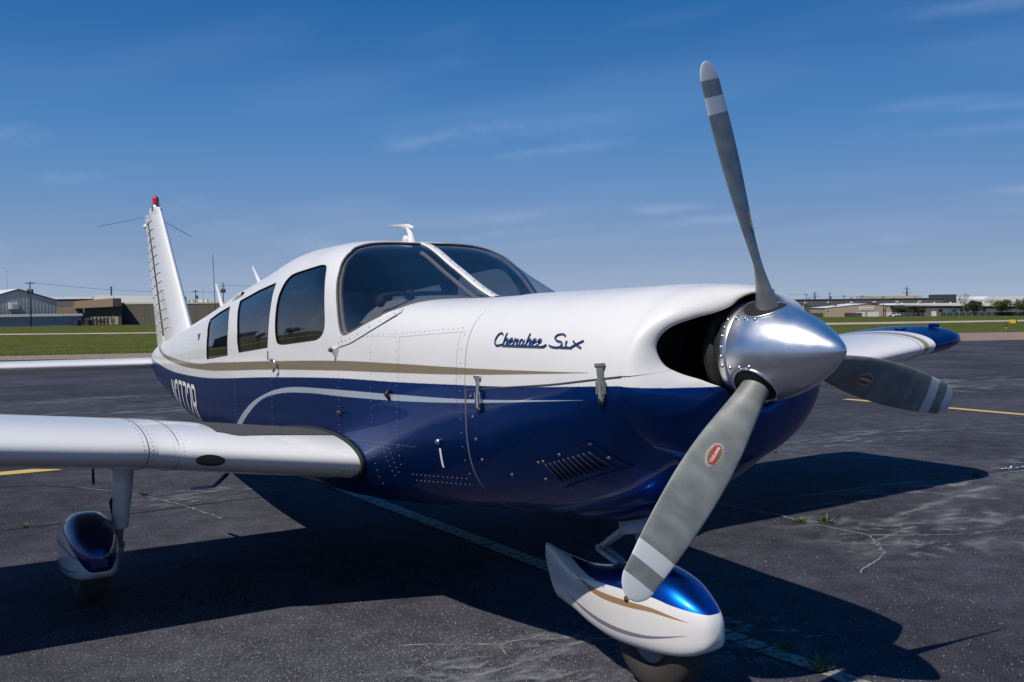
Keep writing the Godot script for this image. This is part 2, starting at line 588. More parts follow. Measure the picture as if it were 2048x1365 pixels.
func make_materials() -> void:
	gloss(mt("white_paint", 0.69, 0.685, 0.675, 0.45), 0.8, 0.08)
	gloss(mt("blue_paint", 0.0003, 0.040, 0.20, 0.42, 0.93), 0.4, 0.03)
	gloss(mt("gold_paint", 0.28, 0.223, 0.133, 0.4), 0.8, 0.08)
	mt("rubber", 0.012, 0.012, 0.013, 0.75)
	mt("tyre", 0.035, 0.03, 0.027, 0.8)
	mt("black", 0.006, 0.006, 0.007, 0.8)
	mt("dark_metal", 0.05, 0.05, 0.055, 0.45, 0.7)
	mt("steel", 0.55, 0.55, 0.56, 0.3, 1.0)
	mt("rusty_bolt", 0.14, 0.08, 0.04, 0.55, 0.6)
	mt("seam", 0.10, 0.10, 0.11, 0.7)
	mt("hinge_brown", 0.05, 0.04, 0.033, 0.8)
	mt("rim_grey", 0.16, 0.165, 0.175, 0.4, 0.6)
	mt("louvre_dark", 0.002, 0.006, 0.02, 0.6)
	mt("rivet", 0.20, 0.215, 0.25, 0.5, 0.2)
	var pol := mt("polished_metal", 0.80, 0.81, 0.83, 0.22, 1.0)
	pol.roughness_texture = noise_tex(0.012, 512, [[0.0, 0.55, 0.55, 0.55], [1.0, 1.0, 1.0, 1.0]], 4, 5)
	pol.roughness = 0.36
	pol.uv1_triplanar = true
	pol.uv1_scale = Vector3(3, 3, 3)
	var bl := mt("blade_grey", 1, 1, 1, 0.5)
	bl.albedo_color = Color.WHITE
	bl.albedo_texture = noise_tex(0.009, 512, [[0.2, 0.125, 0.138, 0.136], [0.5, 0.160, 0.175, 0.172], [0.8, 0.205, 0.22, 0.215]], 12, 5)
	bl.uv1_triplanar = true
	bl.uv1_scale = Vector3(2.2, 2.2, 2.2)
	mt("blade_white", 0.50, 0.515, 0.54, 0.5)
	mt("walkway", 0.05, 0.052, 0.055, 0.95)
	var g := mt("tinted_glass", 0.006, 0.008, 0.012, 0.02)
	g.transparency = BaseMaterial3D.TRANSPARENCY_ALPHA
	g.albedo_color.a = 0.76
	var ws := mt("windshield_glass", 0.010, 0.013, 0.018, 0.02)
	ws.transparency = BaseMaterial3D.TRANSPARENCY_ALPHA
	ws.albedo_color.a = 0.28
	var lens := mt("clear_lens", 0.6, 0.6, 0.6, 0.05)
	lens.transparency = BaseMaterial3D.TRANSPARENCY_ALPHA
	lens.albedo_color.a = 0.15
	gloss(mt("red_lens", 0.45, 0.006, 0.012, 0.2), 1.0, 0.05)
	mt("trim_tan", 0.22, 0.19, 0.15, 0.8)
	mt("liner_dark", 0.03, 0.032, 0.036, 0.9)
	mt("seat_cloth", 0.16, 0.155, 0.15, 0.9)
	mt("dash_black", 0.17, 0.17, 0.175, 0.85)
	gloss(mt("emblem_blue", 0.004, 0.03, 0.13, 0.3), 1.0, 0.05)
	mt("decal_red", 0.42, 0.02, 0.03, 0.5)
	mt("decal_gold", 0.16, 0.11, 0.03, 0.5)
	mt("decal_white", 0.72, 0.72, 0.70, 0.5)
	mt("grey_paint", 0.13, 0.13, 0.145, 0.4)

# ======================================================================= airplane
const INLET := [Vector2(0, 1.105), Vector2(0.07, 1.115), Vector2(0.12, 1.15), Vector2(0.14, 1.175), Vector2(0.22, 1.205), Vector2(0.3, 1.235), Vector2(0.325, 1.25), Vector2(0.345, 1.28), Vector2(0.352, 1.325), Vector2(0.325, 1.37), Vector2(0.25, 1.405), Vector2(0.18, 1.424), Vector2(0.125, 1.445), Vector2(0.1, 1.463), Vector2(0.06, 1.48), Vector2(0, 1.487)]
const HUB := Vector3(0.179, 1.2943, 0.0)
const PROP_R := 0.9443
const WING_LE := -1.991
const WING_TE := -3.62

var open_polar := []

func opening(o: Vector3) -> Vector2:
	# the inlet edge seen from the middle of the spinner, in the direction of that point
	if open_polar.is_empty():
		for q in INLET:
			var d := Vector2(q.x, q.y - 1.28)
			open_polar.append(Vector2(atan2(d.y, d.x), d.length()))
	var a := atan2(o.y - 1.28, absf(o.z))
	var r := crv(open_polar, a)
	return Vector2(cos(a) * r, 1.28 + sin(a) * r)

func lip(u: float, t: float, side: float, off := 0.0) -> Vector3:
	# the skin rolls over into the inlet; the lip lies farther back towards the sides
	var o := fus(-0.06, t, 1.0, off)
	var q := opening(o)
	var xf := 0.115 - 0.95 * q.x * q.x - 0.10 * maxf(0.0, 1.24 - q.y)
	if u <= 1.0:
		var k := 1.0 - cos(u * PI / 2)
		return Vector3(lerpf(-0.06, xf, sin(u * PI / 2)), lerpf(o.y, q.y, k), lerpf(o.z, q.x, k) * side)
	var k2 := (u - 1.0)
	var d := Vector2(q.x, q.y - 1.30)
	d *= 1.0 - 0.03 * sin(k2 * PI)
	return Vector3(xf - 0.08 * k2 * k2 - 0.02 * k2, 1.30 + d.y, d.x * side)

func build_airplane() -> void:
	var plane := thing("airplane", "white and dark blue propeller airplane with gold stripes parked on the asphalt", "airplane")
	build_body(plane)
	build_glass_and_cabin(plane)
	build_cowl_details(plane)
	build_propeller(plane)
	build_wing(plane, 1.0)
	build_wing(plane, -1.0)
	build_tail(plane)
	build_gear(plane)
	build_antennas(plane)

var win_polys := []

func windows_xt() -> Array:
	var w := []
	var ws := [[-1.52, 0.0, 1], [-1.475, 0.2, 1], [-1.450, 0.32, 1], [-1.466, 0.42, 1], [-1.50, 0.50, 1], [-1.612, 1.398], [-1.72, 1.366], [-1.82, 1.338], [-1.875, 1.322], [-1.91, 1.319], [-1.945, 1.332], [-1.965, 1.36], [-2.014, 1.457], [-2.086, 1.573], [-2.115, 1.622], [-2.147, 1.661], [-2.191, 1.719], [-2.225, 0.40, 1], [-2.25, 0.30, 1], [-2.255, 0.16, 1], [-2.24, 0.0, 1]]
	w.append(to_xt(ws))
	w.append(to_xt(smooth_loop([[-2.862, 1.262], [-2.888, 1.329], [-2.895, 1.48], [-2.873, 1.548], [-2.826, 1.605], [-2.756, 1.628], [-2.33, 1.662], [-2.268, 1.652], [-2.226, 1.594], [-2.185, 1.518], [-2.142, 1.369], [-2.168, 1.318], [-2.24, 1.289], [-2.746, 1.250], [-2.829, 1.250]], 0.03)))
	w.append(to_xt([[-3.609, 1.175], [-3.645, 1.24], [-3.661, 1.309], [-3.70, 1.38], [-3.790, 1.490], [-3.40, 1.545], [-3.02, 1.585], [-3.004, 1.456], [-3.01, 1.34], [-3.022, 1.225]]))
	w.append(to_xt([[-4.483, 1.095], [-4.50, 1.18], [-4.523, 1.261], [-4.63, 1.362], [-4.35, 1.412], [-4.045, 1.455], [-3.95, 1.38], [-3.908, 1.311], [-3.883, 1.147]]))
	return w

func grow(poly: PackedVector2Array, d: float) -> PackedVector2Array:
	# in the scaled plane; 1 cm is 0.1 along x and about 0.6 along t
	var sc := PackedVector2Array()
	for p in poly:
		sc.append(Vector2(p.x, p.y * 0.17))
	var r := Geometry2D.offset_polygon(sc, d, Geometry2D.JOIN_ROUND)
	var out := PackedVector2Array()
	for p in r[0]:
		out.append(Vector2(p.x, minf(p.y / 0.17, 100.0)))
	return out

func build_body(plane: Node3D) -> void:
	win_polys = windows_xt()
	var cuts := []
	for w in win_polys:
		cuts.append(bounded(w))
	var b1 := Rect2(-4.65, 0.40, 3.80, 1.0)
	var b2 := Rect2(-7.96, 0.42, 3.40, 1.0)
	var b3 := Rect2(-0.90, 0.55, 1.10, 0.9)
	var cab_seams := [[-1.36, 1.322, -1.36, 0.77, 0.55], [-1.36, 1.322, -0.90, 1.352, 0.55], [-1.29, 0.77, -0.93, 0.80, 0.5], [-1.36, 0.95, -1.29, 0.77, 0.5], [-0.93, 1.35, -0.93, 0.80, 0.5],
		[-1.96, 1.31, -1.36, 1.322, 0.28], [-1.62, 1.31, -1.62, 0.66, 0.10], [-1.98, 1.25, -1.98, 0.6, 0.12], [-2.96, 1.22, -2.96, 0.6, 0.15], [-3.72, 1.14, -3.72, 0.6, 0.12],
		[-2.947, 0.914, -2.848, 0.861, 0.35], [-2.848, 0.861, -2.095, 0.874, 0.35], [-2.095, 0.874, -1.991, 0.927, 0.35], [-2.9, 0.775, -1.25, 0.86, 0.3], [-4.45, 1.37, -3.85, 1.47, 0.16]]
	var mats := []
	for k in 3:
		var m := StandardMaterial3D.new()
		m.resource_name = "painted_skin"
		m.roughness = 0.42
		gloss(m, 0.34, 0.03)
		m.normal_enabled = true
		m.normal_scale = 0.09
		m.normal_texture = skin_waves()
		mats.append(m)
	mats[0].albedo_texture = paint(2048, 768, b1, cab_seams)
	mats[0].metallic_texture = mask_made
	mats[0].metallic = 1.0
	mats[1].albedo_texture = paint(1024, 512, b2, [[-6.1, 1.3, -6.1, 0.5, 0.12], [-7.35, 1.2, -7.35, 0.5, 0.3], [-5.2, 1.35, -5.2, 0.5, 0.10]])
	mats[1].metallic_texture = mask_made
	mats[1].metallic = 1.0
	mats[2].albedo_texture = paint(1024, 1024, b3, [])
	mats[2].metallic_texture = mask_made
	mats[2].metallic = 1.0
	for m in mats:
		m.texture_repeat = false
	for side in [1.0, -1.0]:
		shell("cabin_side", mats[0], plane, [-4.6, -0.872, 0.0, 1.0], Vector2i(92, 44), side, 0.0, cuts, [], b1)
		shell("tail_cone", mats[1], plane, [-7.95, -4.6, 0.0, 1.0], Vector2i(48, 36), side, 0.0, [], [], b2)
		var lowp := PackedVector2Array([Vector2(-8.8, -1)])
		for i in 41:
			var x := -0.88 + 0.96 * i / 40.0
			lowp.append(Vector2(x * 10.0, t_of_y(x, crv(SPLIT, x)) * 100.0))
		lowp.append(Vector2(0.8, -1))
		var lb := bounded(lowp)
		lb[1] = lb[1].grow(0.1)
		shell("lower_cowl", mats[2], plane, [-0.864, -0.06, 0.0, 1.0], Vector2i(34, 52), side, 0.0, [], [lb], b3)
		shell("upper_cowl", mats[2], plane, [-0.864, -0.06, 0.0, 1.0], Vector2i(34, 52), side, 0.004, [lb], [], b3)
		var ts := t_of_y(-0.06, crv(SPLIT, -0.06))
		for e in [[0.0, ts, "lower_cowl_lip"], [ts, 1.0, "upper_cowl_lip"]]:
			var st := sf()
			grid(st, 14, 40, func(u, v): return lip(u * 1.9, lerpf(e[0], e[1], v), side, 0.004 if e[1] == 1.0 else 0.0), func(p): return Vector2((p.x - b3.position.x) / b3.size.x, (b3.end.y - p.y) / b3.size.y))
			put(e[2], st, mats[2], plane)
		# dark gap between the cowl and the cabin, and the gap below the upper cowl
		var gp := sf()
		var ring := []
		for i in 61:
			ring.append([-0.868, 0.0, i / 60.0])
		var P := []
		for r in ring:
			P.append(fus(-0.868, r[2], side, -0.002))
		tube(gp, P, 0.0045, 6, false)
		put("cowl_seam", gp, M["seam"], plane)
		var cs := []
		for i in 31:
			var x := -0.86 + 0.80 * i / 30.0
			cs.append(fus(x, t_of_y(x, crv(SPLIT, x) - 0.002), side, 0.0005))
		var gs := sf()
		tube(gs, cs, 0.0035, 6, false)
		put("cowl_split_seam", gs, M["seam"], plane)
		# rivets along the seams
		var xs := []
		var lines := [[-1.62, 1.28, -1.62, 0.66, 0.03], [-1.98, 1.22, -1.98, 0.62, 0.03], [-2.96, 1.20, -2.96, 0.58, 0.03], [-2.9, 0.785, -1.25, 0.87, 0.024], [-1.34, 1.338, -0.93, 1.365, 0.03],
			[-1.38, 1.30, -1.38, 0.78, 0.035], [-1.31, 0.745, -0.94, 0.775, 0.03], [-1.30, 0.72, -0.94, 0.75, 0.03], [-0.905, 1.34, -0.905, 0.80, 0.05], [-3.72, 1.12, -3.72, 0.6, 0.03], [-6.1, 1.25, -6.1, 0.62, 0.03], [-5.2, 1.3, -5.2, 0.56, 0.03],
			[-1.97, 1.302, -1.40, 1.335, 0.05], [-2.78, 0.80, -2.60, 0.80, 0.02], [-4.3, 1.02, -3.8, 1.06, 0.03], [-1.48, 0.90, -1.42, 0.74, 0.02], [-1.52, 0.84, -1.46, 0.72, 0.02]]
		for l in lines:
			var n := int(Vector2(l[2] - l[0], l[3] - l[1]).length() / l[4])
			for k in n + 1:
				var f := k / float(n)
				xs.append(Transform3D(Basis.IDENTITY, side_at(lerpf(l[0], l[2], f), lerpf(l[1], l[3], f), 0.0, side)))
		var rv := sf()
		ball(rv, Vector3.ZERO, Vector3(0.0025, 0.0025, 0.0025), 4)
		rv.generate_normals()
		stuff("rivets", rv.commit(), M["rivet"], xs, plane)

var waves_memo: NoiseTexture2D
func skin_waves() -> NoiseTexture2D:
	if waves_memo == null:
		waves_memo = noise_tex(0.008, 512, [], 21, 2, FastNoiseLite.TYPE_SIMPLEX_SMOOTH, true, 14.0)
	return waves_memo

func build_glass_and_cabin(plane: Node3D) -> void:
	var names := ["windshield", "door_window", "middle_window", "rear_window"]
	var no := Rect2(0, 0, 1, 1)
	for side in [1.0, -1.0]:
		for k in 4:
			var g := bounded(win_polys[k])
			var r: Rect2 = g[1]
			shell(names[k], M["windshield_glass"] if k == 0 else M["tinted_glass"], plane, [r.position.x * 0.1, r.end.x * 0.1, r.position.y * 0.01, minf(r.end.y * 0.01, 1.0)], Vector2i(20, 20), side, -0.005, [], [g], no)
			# rubber edge
			var rb := sf()
			var loop := []
			for p in win_polys[k]:
				loop.append(fus(p.x * 0.1, minf(p.y * 0.01, 1.0), side, 0.0))
			loop.append(loop[0])
			tube(rb, loop, 0.0055 if k == 0 else 0.0028, 6, false)
			put("window_seal", rb, M["rubber"] if k != 0 else M["seam"], plane)
			if k == 0:
				# tan sealant seen inside the edge
				var sl := sf()
				var l2 := []
				for p in win_polys[0]:
					l2.append(fus(p.x * 0.1, minf(p.y * 0.01, 1.0), side, -0.020))
				tube(sl, l2.slice(0, l2.size() - 6), 0.012, 6, false)
				put("window_trim", sl, M["trim_tan"], plane)
		# trim band round the foot of the windshield, with screws
		var band := spline([[-1.97, 1.283], [-1.90, 1.294], [-1.80, 1.315], [-1.60, 1.375], [-1.50, 1.41], [-1.45, 1.432]], 8)
		var tb := sf()
		ribbon(tb, band, 0.045, 0.004, side)
		put("windshield_band", tb, M["white_paint"], plane)
		var ed := sf()
		var lowedge := []
		for p in band:
			lowedge.append(fus(p[0], t_of_y(p[0], p[1] - 0.022), side, 0.002))
		tube(ed, lowedge, 0.0022, 5, false)
		put("band_edge", ed, M["seam"], plane)
		var sc := []
		for k in range(2, band.size(), 4):
			sc.append(Transform3D(Basis.IDENTITY, fus(band[k][0], t_of_y(band[k][0], band[k][1]), side, 0.004)))
		var sb := sf()
		ball(sb, Vector3.ZERO, Vector3(0.005, 0.005, 0.005), 4)
		sb.generate_normals()
		stuff("band_screws", sb.commit(), M["steel"], sc, plane)
		# inside lining with the same openings
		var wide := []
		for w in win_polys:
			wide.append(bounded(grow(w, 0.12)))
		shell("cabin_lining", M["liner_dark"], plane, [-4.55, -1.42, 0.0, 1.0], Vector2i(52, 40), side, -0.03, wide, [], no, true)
	# centre strip of the windshield
	var cs := sf()
	grid(cs, 20, 8, func(u, v):
		var x := lerpf(-2.255, -1.515, u)
		var a = v * 2.0 - 1.0
		return Vector3(x, sec(x)[1] + 0.008 - 0.010 * pow(absf(a), 6.0), a * 0.024))
	put("windshield_strip", cs, M["white_paint"], plane)
	var scs := []
	for i in 9:
		var x := lerpf(-2.2, -1.57, i / 8.0)
		for zz in [0.0]:
			scs.append(Transform3D(Basis.IDENTITY, Vector3(x, sec(x)[1] + 0.008, zz)))
	var sb2 := sf()
	ball(sb2, Vector3.ZERO, Vector3(0.0045, 0.0025, 0.0045), 4)
	sb2.generate_normals()
	stuff("strip_screws", sb2.commit(), M["dark_metal"], scs, plane)
	for s in [1.0, -1.0]:
		var du := sf()
		var dp := []
		for i in 12:
			var x := lerpf(-2.17, -1.56, i / 11.0)
			dp.append(Vector3(x, sec(x)[1] - 0.035, 0.055 * s))
		tube(du, dp, 0.011, 7)
		put("windshield_duct", du, M["trim_tan"], plane)
	# floor, bulkheads, dash top, panel
	var fl := sf(true)
	box(fl, Vector3(-3.0, 0.70, 0), Vector3(2.8, 0.03, 0.86))
	put("cabin_floor", fl, M["dash_black"], plane)
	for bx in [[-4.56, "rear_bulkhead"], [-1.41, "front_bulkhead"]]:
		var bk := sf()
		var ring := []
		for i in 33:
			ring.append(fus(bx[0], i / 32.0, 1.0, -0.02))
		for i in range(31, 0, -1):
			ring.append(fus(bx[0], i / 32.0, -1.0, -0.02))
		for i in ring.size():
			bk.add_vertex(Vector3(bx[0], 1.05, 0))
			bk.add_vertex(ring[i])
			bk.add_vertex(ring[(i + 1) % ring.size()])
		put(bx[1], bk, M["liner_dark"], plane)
	var ds := sf()
	grid(ds, 16, 24, func(u, v):
		var z := lerpf(-0.535, 0.535, v)
		var e := absf(z) / 0.535
		var x := lerpf(-1.50, -2.02, u)
		return Vector3(x, 1.445 + 0.055 * sin(PI * minf(1.0, u * 0.62 + 0.1)) * (1.0 - pow(e, 6.0)) - 0.15 * pow(e, 5.0) - (0.05 if u > 0.98 else 0.0), z))
	put("glare_shield", ds, M["dash_black"], plane)
	var ip := sf(true)
	box(ip, Vector3(-1.93, 1.20, 0), Vector3(0.05, 0.34, 1.02))
	put("instrument_panel", ip, M["black"], plane)
	# headset lying on the dash
	var hs := sf()
	var arc := []
	for i in 15:
		var a := PI * i / 14.0
		arc.append(Vector3(-1.78 + 0.05 * sin(a), 1.495 + 0.012 * sin(a), 0.40 + 0.075 * cos(a)))
	tube(hs, arc, 0.011, 7)
	ball(hs, Vector3(-1.78, 1.475, 0.475), Vector3(0.035, 0.03, 0.022), 7)
	ball(hs, Vector3(-1.78, 1.50, 0.325), Vector3(0.035, 0.03, 0.022), 7)
	put("headset", hs, M["black"], plane)
	# seats in three rows
	for r in [-2.52, -3.3, -4.0]:
		for s in [-1, 1]:
			var z: float = s * (0.27 if r > -3.9 else 0.23)
			var sq := sf()
			rounded(sq, Vector3(r + 0.15, 0.92, z), Vector3(0.48, 0.14, 0.44), 0.05)
			put("seat_cushion", sq, M["seat_cloth"], plane)
			var bk2 := sf()
			rounded(bk2, Vector3(r - 0.10, 1.16, z), Vector3(0.12, 0.52, 0.44), 0.055, 0.16)
			put("seat_back", bk2, M["seat_cloth"], plane)
			var hd := sf()
			rounded(hd, Vector3(r - 0.18, 1.44, z), Vector3(0.10, 0.18, 0.27), 0.045, 0.12)
			put("headrest", hd, M["seat_cloth"], plane)

func rounded(st: SurfaceTool, c: Vector3, s: Vector3, r: float, lean := 0.0) -> void:
	# a box with round edges
	var bs := Basis(Vector3(0, 0, 1), lean)
	grid(st, 12, 20, func(u, v):
		var a = PI * (u - 0.5)
		var b = TAU * v
		var d := Vector3(cos(a) * cos(b), sin(a), cos(a) * sin(b))
		var q := Vector3(signf(d.x) * pow(absf(d.x), 0.35), signf(d.y) * pow(absf(d.y), 0.35), signf(d.z) * pow(absf(d.z), 0.35))
		return c + bs * (q * s * 0.5))

func build_cowl_details(plane: Node3D) -> void:
	# dark engine bay behind the air inlets
	var bay := sf()
	grid(bay, 8, 48, func(u, v):
		var t := absf(v * 2.0 - 1.0)
		var side := 1.0 if v < 0.5 else -1.0
		var q := opening(fus0(-0.06, t))
		var z := q.x * 0.985
		var y := 1.30 + (q.y - 1.30) * 0.985
		if u < 0.5:
			return Vector3(lerpf(-0.06, -0.33, u * 2.0), y, z * side)
		return Vector3(-0.33, lerpf(y, 1.30, u * 2.0 - 1.0), lerpf(z * side, 0.0, u * 2.0 - 1.0)))
	put("engine_bay", bay, M["black"], plane)
	var cyl := sf()
	for s in [-1, 1]:
		for k in 7:
			box(cyl, Vector3(-0.25 - 0.01 * k, 1.31, s * 0.24), Vector3(0.004, 0.10, 0.16))
	put("cylinder_fins", cyl, M["dark_metal"], plane)
	for b in [[0.30, 1.27, -0.12], [0.24, 1.265, -0.2], [0.21, 1.30, -0.22], [0.31, 1.245, -0.06], [-0.28, 1.28, -0.14]]:
		var bo := sf()
		ball(bo, Vector3(b[2], b[1], b[0]), Vector3(0.005, 0.005, 0.005), 5)
		put("baffle_screw", bo, M["steel"], plane)
	for s in [1, -1]:
		var bf := sf(true)
		box(bf, Vector3(-0.20, 1.285, s * 0.20), Vector3(0.01, 0.16, 0.26), Basis(Vector3(0, 0, 1), -0.3))
		put("cooling_baffle", bf, M["black"], plane)
	# over-centre latches
	for L in [[-0.775, 1.185, -0.768, 1.062, 0.6], [-0.137, 1.256, -0.126, 1.140, 1.0]]:
		for side in [1.0, -1.0]:
			var lt := sf(true)
			var a := side_at(L[0], L[1], 0.008, side)
			var b := side_at(L[2], L[3], 0.008, side)
			var d := (b - a).normalized()
			var w := Vector3(d.y, -d.x, 0).normalized()
			var n := d.cross(w).normalized()
			var bs := Basis(w, d, n)
			var len := a.distance_to(b)
			box(lt, a.lerp(b, 0.30), Vector3(0.026 * L[4] + 0.004, len * 0.55, 0.006), bs)
			box(lt, a.lerp(b, 0.72), Vector3(0.016, len * 0.42, 0.012), bs)
			box(lt, a, Vector3(0.042, 0.010, 0.012), bs)
			box(lt, a.lerp(b, 0.62) + w * 0.018, Vector3(0.006, len * 0.35, 0.010), bs)
			box(lt, a.lerp(b, 0.62) - w * 0.018, Vector3(0.006, len * 0.35, 0.010), bs)
			var o := put("cowl_latch", lt, M["steel"] if L[4] < 0.9 else M["blade_grey"], plane)
			var kn := sf()
			ball(kn, b, Vector3(0.014, 0.014, 0.010), 6)
			put("latch_knob", kn, M["dark_metal"], o)
	# round fasteners down the cowl edge, on the baggage door and round the louvre plate
	var scr := [[-0.831, 1.109], [-0.819, 1.031], [-0.807, 0.947], [-0.79, 0.87], [-0.445, 0.904], [-0.357, 0.938], [-0.216, 0.99], [-0.47, 0.898], [-0.188, 0.941], [-0.478, 0.834], [-0.40, 0.812], [-0.639, 0.831]]
	for s in scr:
		var sb := sf()
		var c := side_at(s[0], s[1], 0.001)
		var n := fus_n(s[0], t_of_y(s[0], s[1]))
		tube(sb, [c, c + n * 0.003], [0.008, 0.0065], 10)
		put("cowl_fastener", sb, M["rim_grey"], plane)
	# louvres in a slightly raised plate low on the cowl
	var pl := sf()
	ribbon(pl, dense([[-0.488, 0.905], [-0.21, 1.0]]), 0.006, 0.004)
	ribbon(pl, dense([[-0.21, 1.0], [-0.149, 0.911]]), 0.006, 0.004)
	ribbon(pl, dense([[-0.149, 0.911], [-0.44, 0.802]]), 0.006, 0.004)
	put("louvre_plate_edge", pl, M["blue_paint"], plane)
	for k in 10:
		var f := (k + 0.8) / 11.0
		var a := [lerpf(-0.46, -0.21, f), lerpf(0.890, 0.968, f)]
		var b := [lerpf(-0.43, -0.165, f), lerpf(0.825, 0.918, f)]
		var lv := sf()
		var A := side_at(a[0], a[1], 0.0)
		var B := side_at(b[0], b[1], 0.0)
		var n := fus_n(a[0], t_of_y(a[0], a[1]))
		var q := []
		for i in 9:
			var g := i / 8.0
			q.append(side_at(lerpf(a[0], b[0], g), lerpf(a[1], b[1], g), 0.004 * sin(PI * g) - 0.001))
		tube(lv, q, 0.0045, 6)
		put("louvre", lv, M["louvre_dark"], plane)
	# script name along the upper cowl
	var em := sf()
	var base := func(u: float, v: float) -> Array: return [lerpf(-0.688, -0.220, u), lerpf(1.305, 1.307, u) + v * 0.043]
	var strokes := [
		[[0.075, 0.85], [0.05, 1.0], [0.015, 0.8], [0.0, 0.35], [0.02, 0.02], [0.06, 0.0], [0.115, 0.12]],
		[[0.115, 0.0], [0.118, 0.55], [0.122, 1.0]], [[0.118, 0.35], [0.14, 0.55], [0.158, 0.45], [0.158, 0.0], [0.185, 0.06]],
		[[0.185, 0.25], [0.215, 0.38], [0.208, 0.58], [0.19, 0.5], [0.184, 0.2], [0.205, 0.0], [0.24, 0.06]],
		[[0.24, 0.06], [0.25, 0.55], [0.262, 0.42], [0.285, 0.5], [0.282, 0.1], [0.315, 0.05]],
		[[0.35, 0.45], [0.325, 0.5], [0.315, 0.15], [0.34, 0.0], [0.36, 0.3], [0.355, 0.5], [0.362, 0.1], [0.39, 0.05]],
		[[0.395, 0.0], [0.40, 0.6], [0.405, 1.0]], [[0.398, 0.3], [0.42, 0.55], [0.438, 0.45], [0.438, 0.0], [0.465, 0.06]],
		[[0.465, 0.25], [0.495, 0.38], [0.488, 0.58], [0.47, 0.5], [0.464, 0.2], [0.485, 0.0], [0.525, 0.06]],
		[[0.525, 0.25], [0.555, 0.38], [0.548, 0.58], [0.53, 0.5], [0.524, 0.2], [0.545, 0.0], [0.59, 0.02], [0.615, 0.08], [0.625, 0.2]],
		[[0.10, -0.02], [0.35, -0.02], [0.61, 0.0]],
		[[0.80, 0.85], [0.77, 1.0], [0.72, 0.95], [0.70, 0.72], [0.73, 0.5], [0.78, 0.4], [0.79, 0.15], [0.76, 0.0], [0.70, 0.02], [0.66, 0.12]],
		[[0.83, 0.5], [0.835, 0.1], [0.86, 0.02]], [[0.78, 0.0], [0.90, 0.0]],
		[[0.895, 0.5], [0.93, 0.25], [0.985, 0.0]], [[0.99, 0.55], [0.93, 0.25], [0.885, 0.0]]]
	for s in strokes:
		var p3 := []
		for q in spline(s, 6):
			var r: Array = base.call(q[0], q[1])
			p3.append(side_at(r[0], r[1], 0.007))
		tube(em, p3, 0.0037, 6)
	put("script_emblem", em, M["emblem_blue"], plane)
	# chin fairing round the nose leg and the exhaust stubs
	var ch := sf()
	grid(ch, 20, 16, func(u, v):
		var x := lerpf(-0.95, -0.18, u)
		var k := sin(PI * pow(u, 0.8))
		var a = PI * v
		return Vector3(x, sec(x)[0] + 0.04 - (0.03 + 0.055 * k) * sin(a), 0.20 * k * cos(a) + 0.0001))
	put("chin_fairing", ch, M["blue_paint"], plane)
	# baggage door lock and its placard, small fittings along the side
	var lk := sf()
	var c1 := side_at(-1.063, 0.912, 0.0)
	tube(lk, [c1, c1 + Vector3(0, 0, 0.012)], [0.014, 0.011], 12)
	put("baggage_lock", lk, M["steel"], plane)
	var pc := sf()
	ribbon(pc, dense([[-1.058, 0.886], [-1.062, 0.808]]), 0.013, 0.0025)
	put("door_placard", pc, M["decal_white"], plane)
	var dh := sf()
	tube(dh, [side_at(-2.90, 1.155, 0.0), side_at(-2.90, 1.16, 0.022), side_at(-2.83, 1.16, 0.024), side_at(-2.82, 1.12, 0.022), side_at(-2.86, 1.10, 0.02)], 0.007, 7)
	put("door_handle", dh, M["steel"], plane)
	var tl := sf()
	ribbon(tl, dense([[-3.015, 1.205], [-3.015, 1.155]]), 0.016, 0.002)
	put("door_label", tl, mt("teal_label", 0.02, 0.13, 0.16, 0.5), plane)
	var hl := sf()
	tube(hl, [side_at(-1.440, 1.098, -0.002), side_at(-1.438, 1.075, 0.018), side_at(-1.436, 1.05, -0.002)], [0.008, 0.010, 0.008], 8)
	put("door_hasp", hl, M["dark_metal"], plane)
	var ol := sf()
	tube(ol, [side_at(-1.966, 0.951, 0.0), side_at(-1.966, 0.951, 0.018)], [0.016, 0.010], 10)
	tube(ol, [side_at(-1.966, 0.951, 0.015), side_at(-1.91, 0.955, 0.018)], 0.005, 6)
	put("flap_door_latch", ol, M["dark_metal"], plane)
	# outside air probe bracket below the windshield post
	var pb := sf(true)
	var q0 := side_at(-2.001, 1.247, 0.0)
	for tri in [[Vector3(-0.05, 0.01, 0.0), Vector3(0.05, 0.02, 0.0), Vector3(0.0, -0.045, 0.0)]]:
		for k in 3:
			var a: Vector3 = q0 + tri[k]
			var b: Vector3 = q0 + tri[(k + 1) % 3]
			pb.add_vertex(a)
			pb.add_vertex(b)
			pb.add_vertex(q0 + Vector3(0, -0.005, 0.03))
	put("probe_bracket", pb, M["white_paint"], plane)
	var pbb := sf()
	ball(pbb, q0 + Vector3(0.0, 0.0, 0.028), Vector3(0.014, 0.012, 0.012), 6)
	put("probe_cap", pbb, M["rusty_bolt"], plane)
	# registration on the rear fuselage
	var glyph := {"N": [[[0, 0], [0, 1]], [[0, 1], [1, 0]], [[1, 0], [1, 1]]], "2": [[[0, 0.74], [0.08, 0.94], [0.35, 1.0], [0.68, 1.0], [0.94, 0.92], [1, 0.72], [0.9, 0.55], [0.45, 0.34], [0.12, 0.16], [0, 0], [0.3, 0], [1, 0]]], "7": [[[0, 1], [1, 1], [0.75, 0.6], [0.45, 0]]], "R": [[[0, 0], [0, 1], [0.75, 1], [1, 0.9], [1, 0.6], [0.8, 0.5], [0, 0.5]], [[0.45, 0.5], [1, 0]]]}
	var cx := -6.02
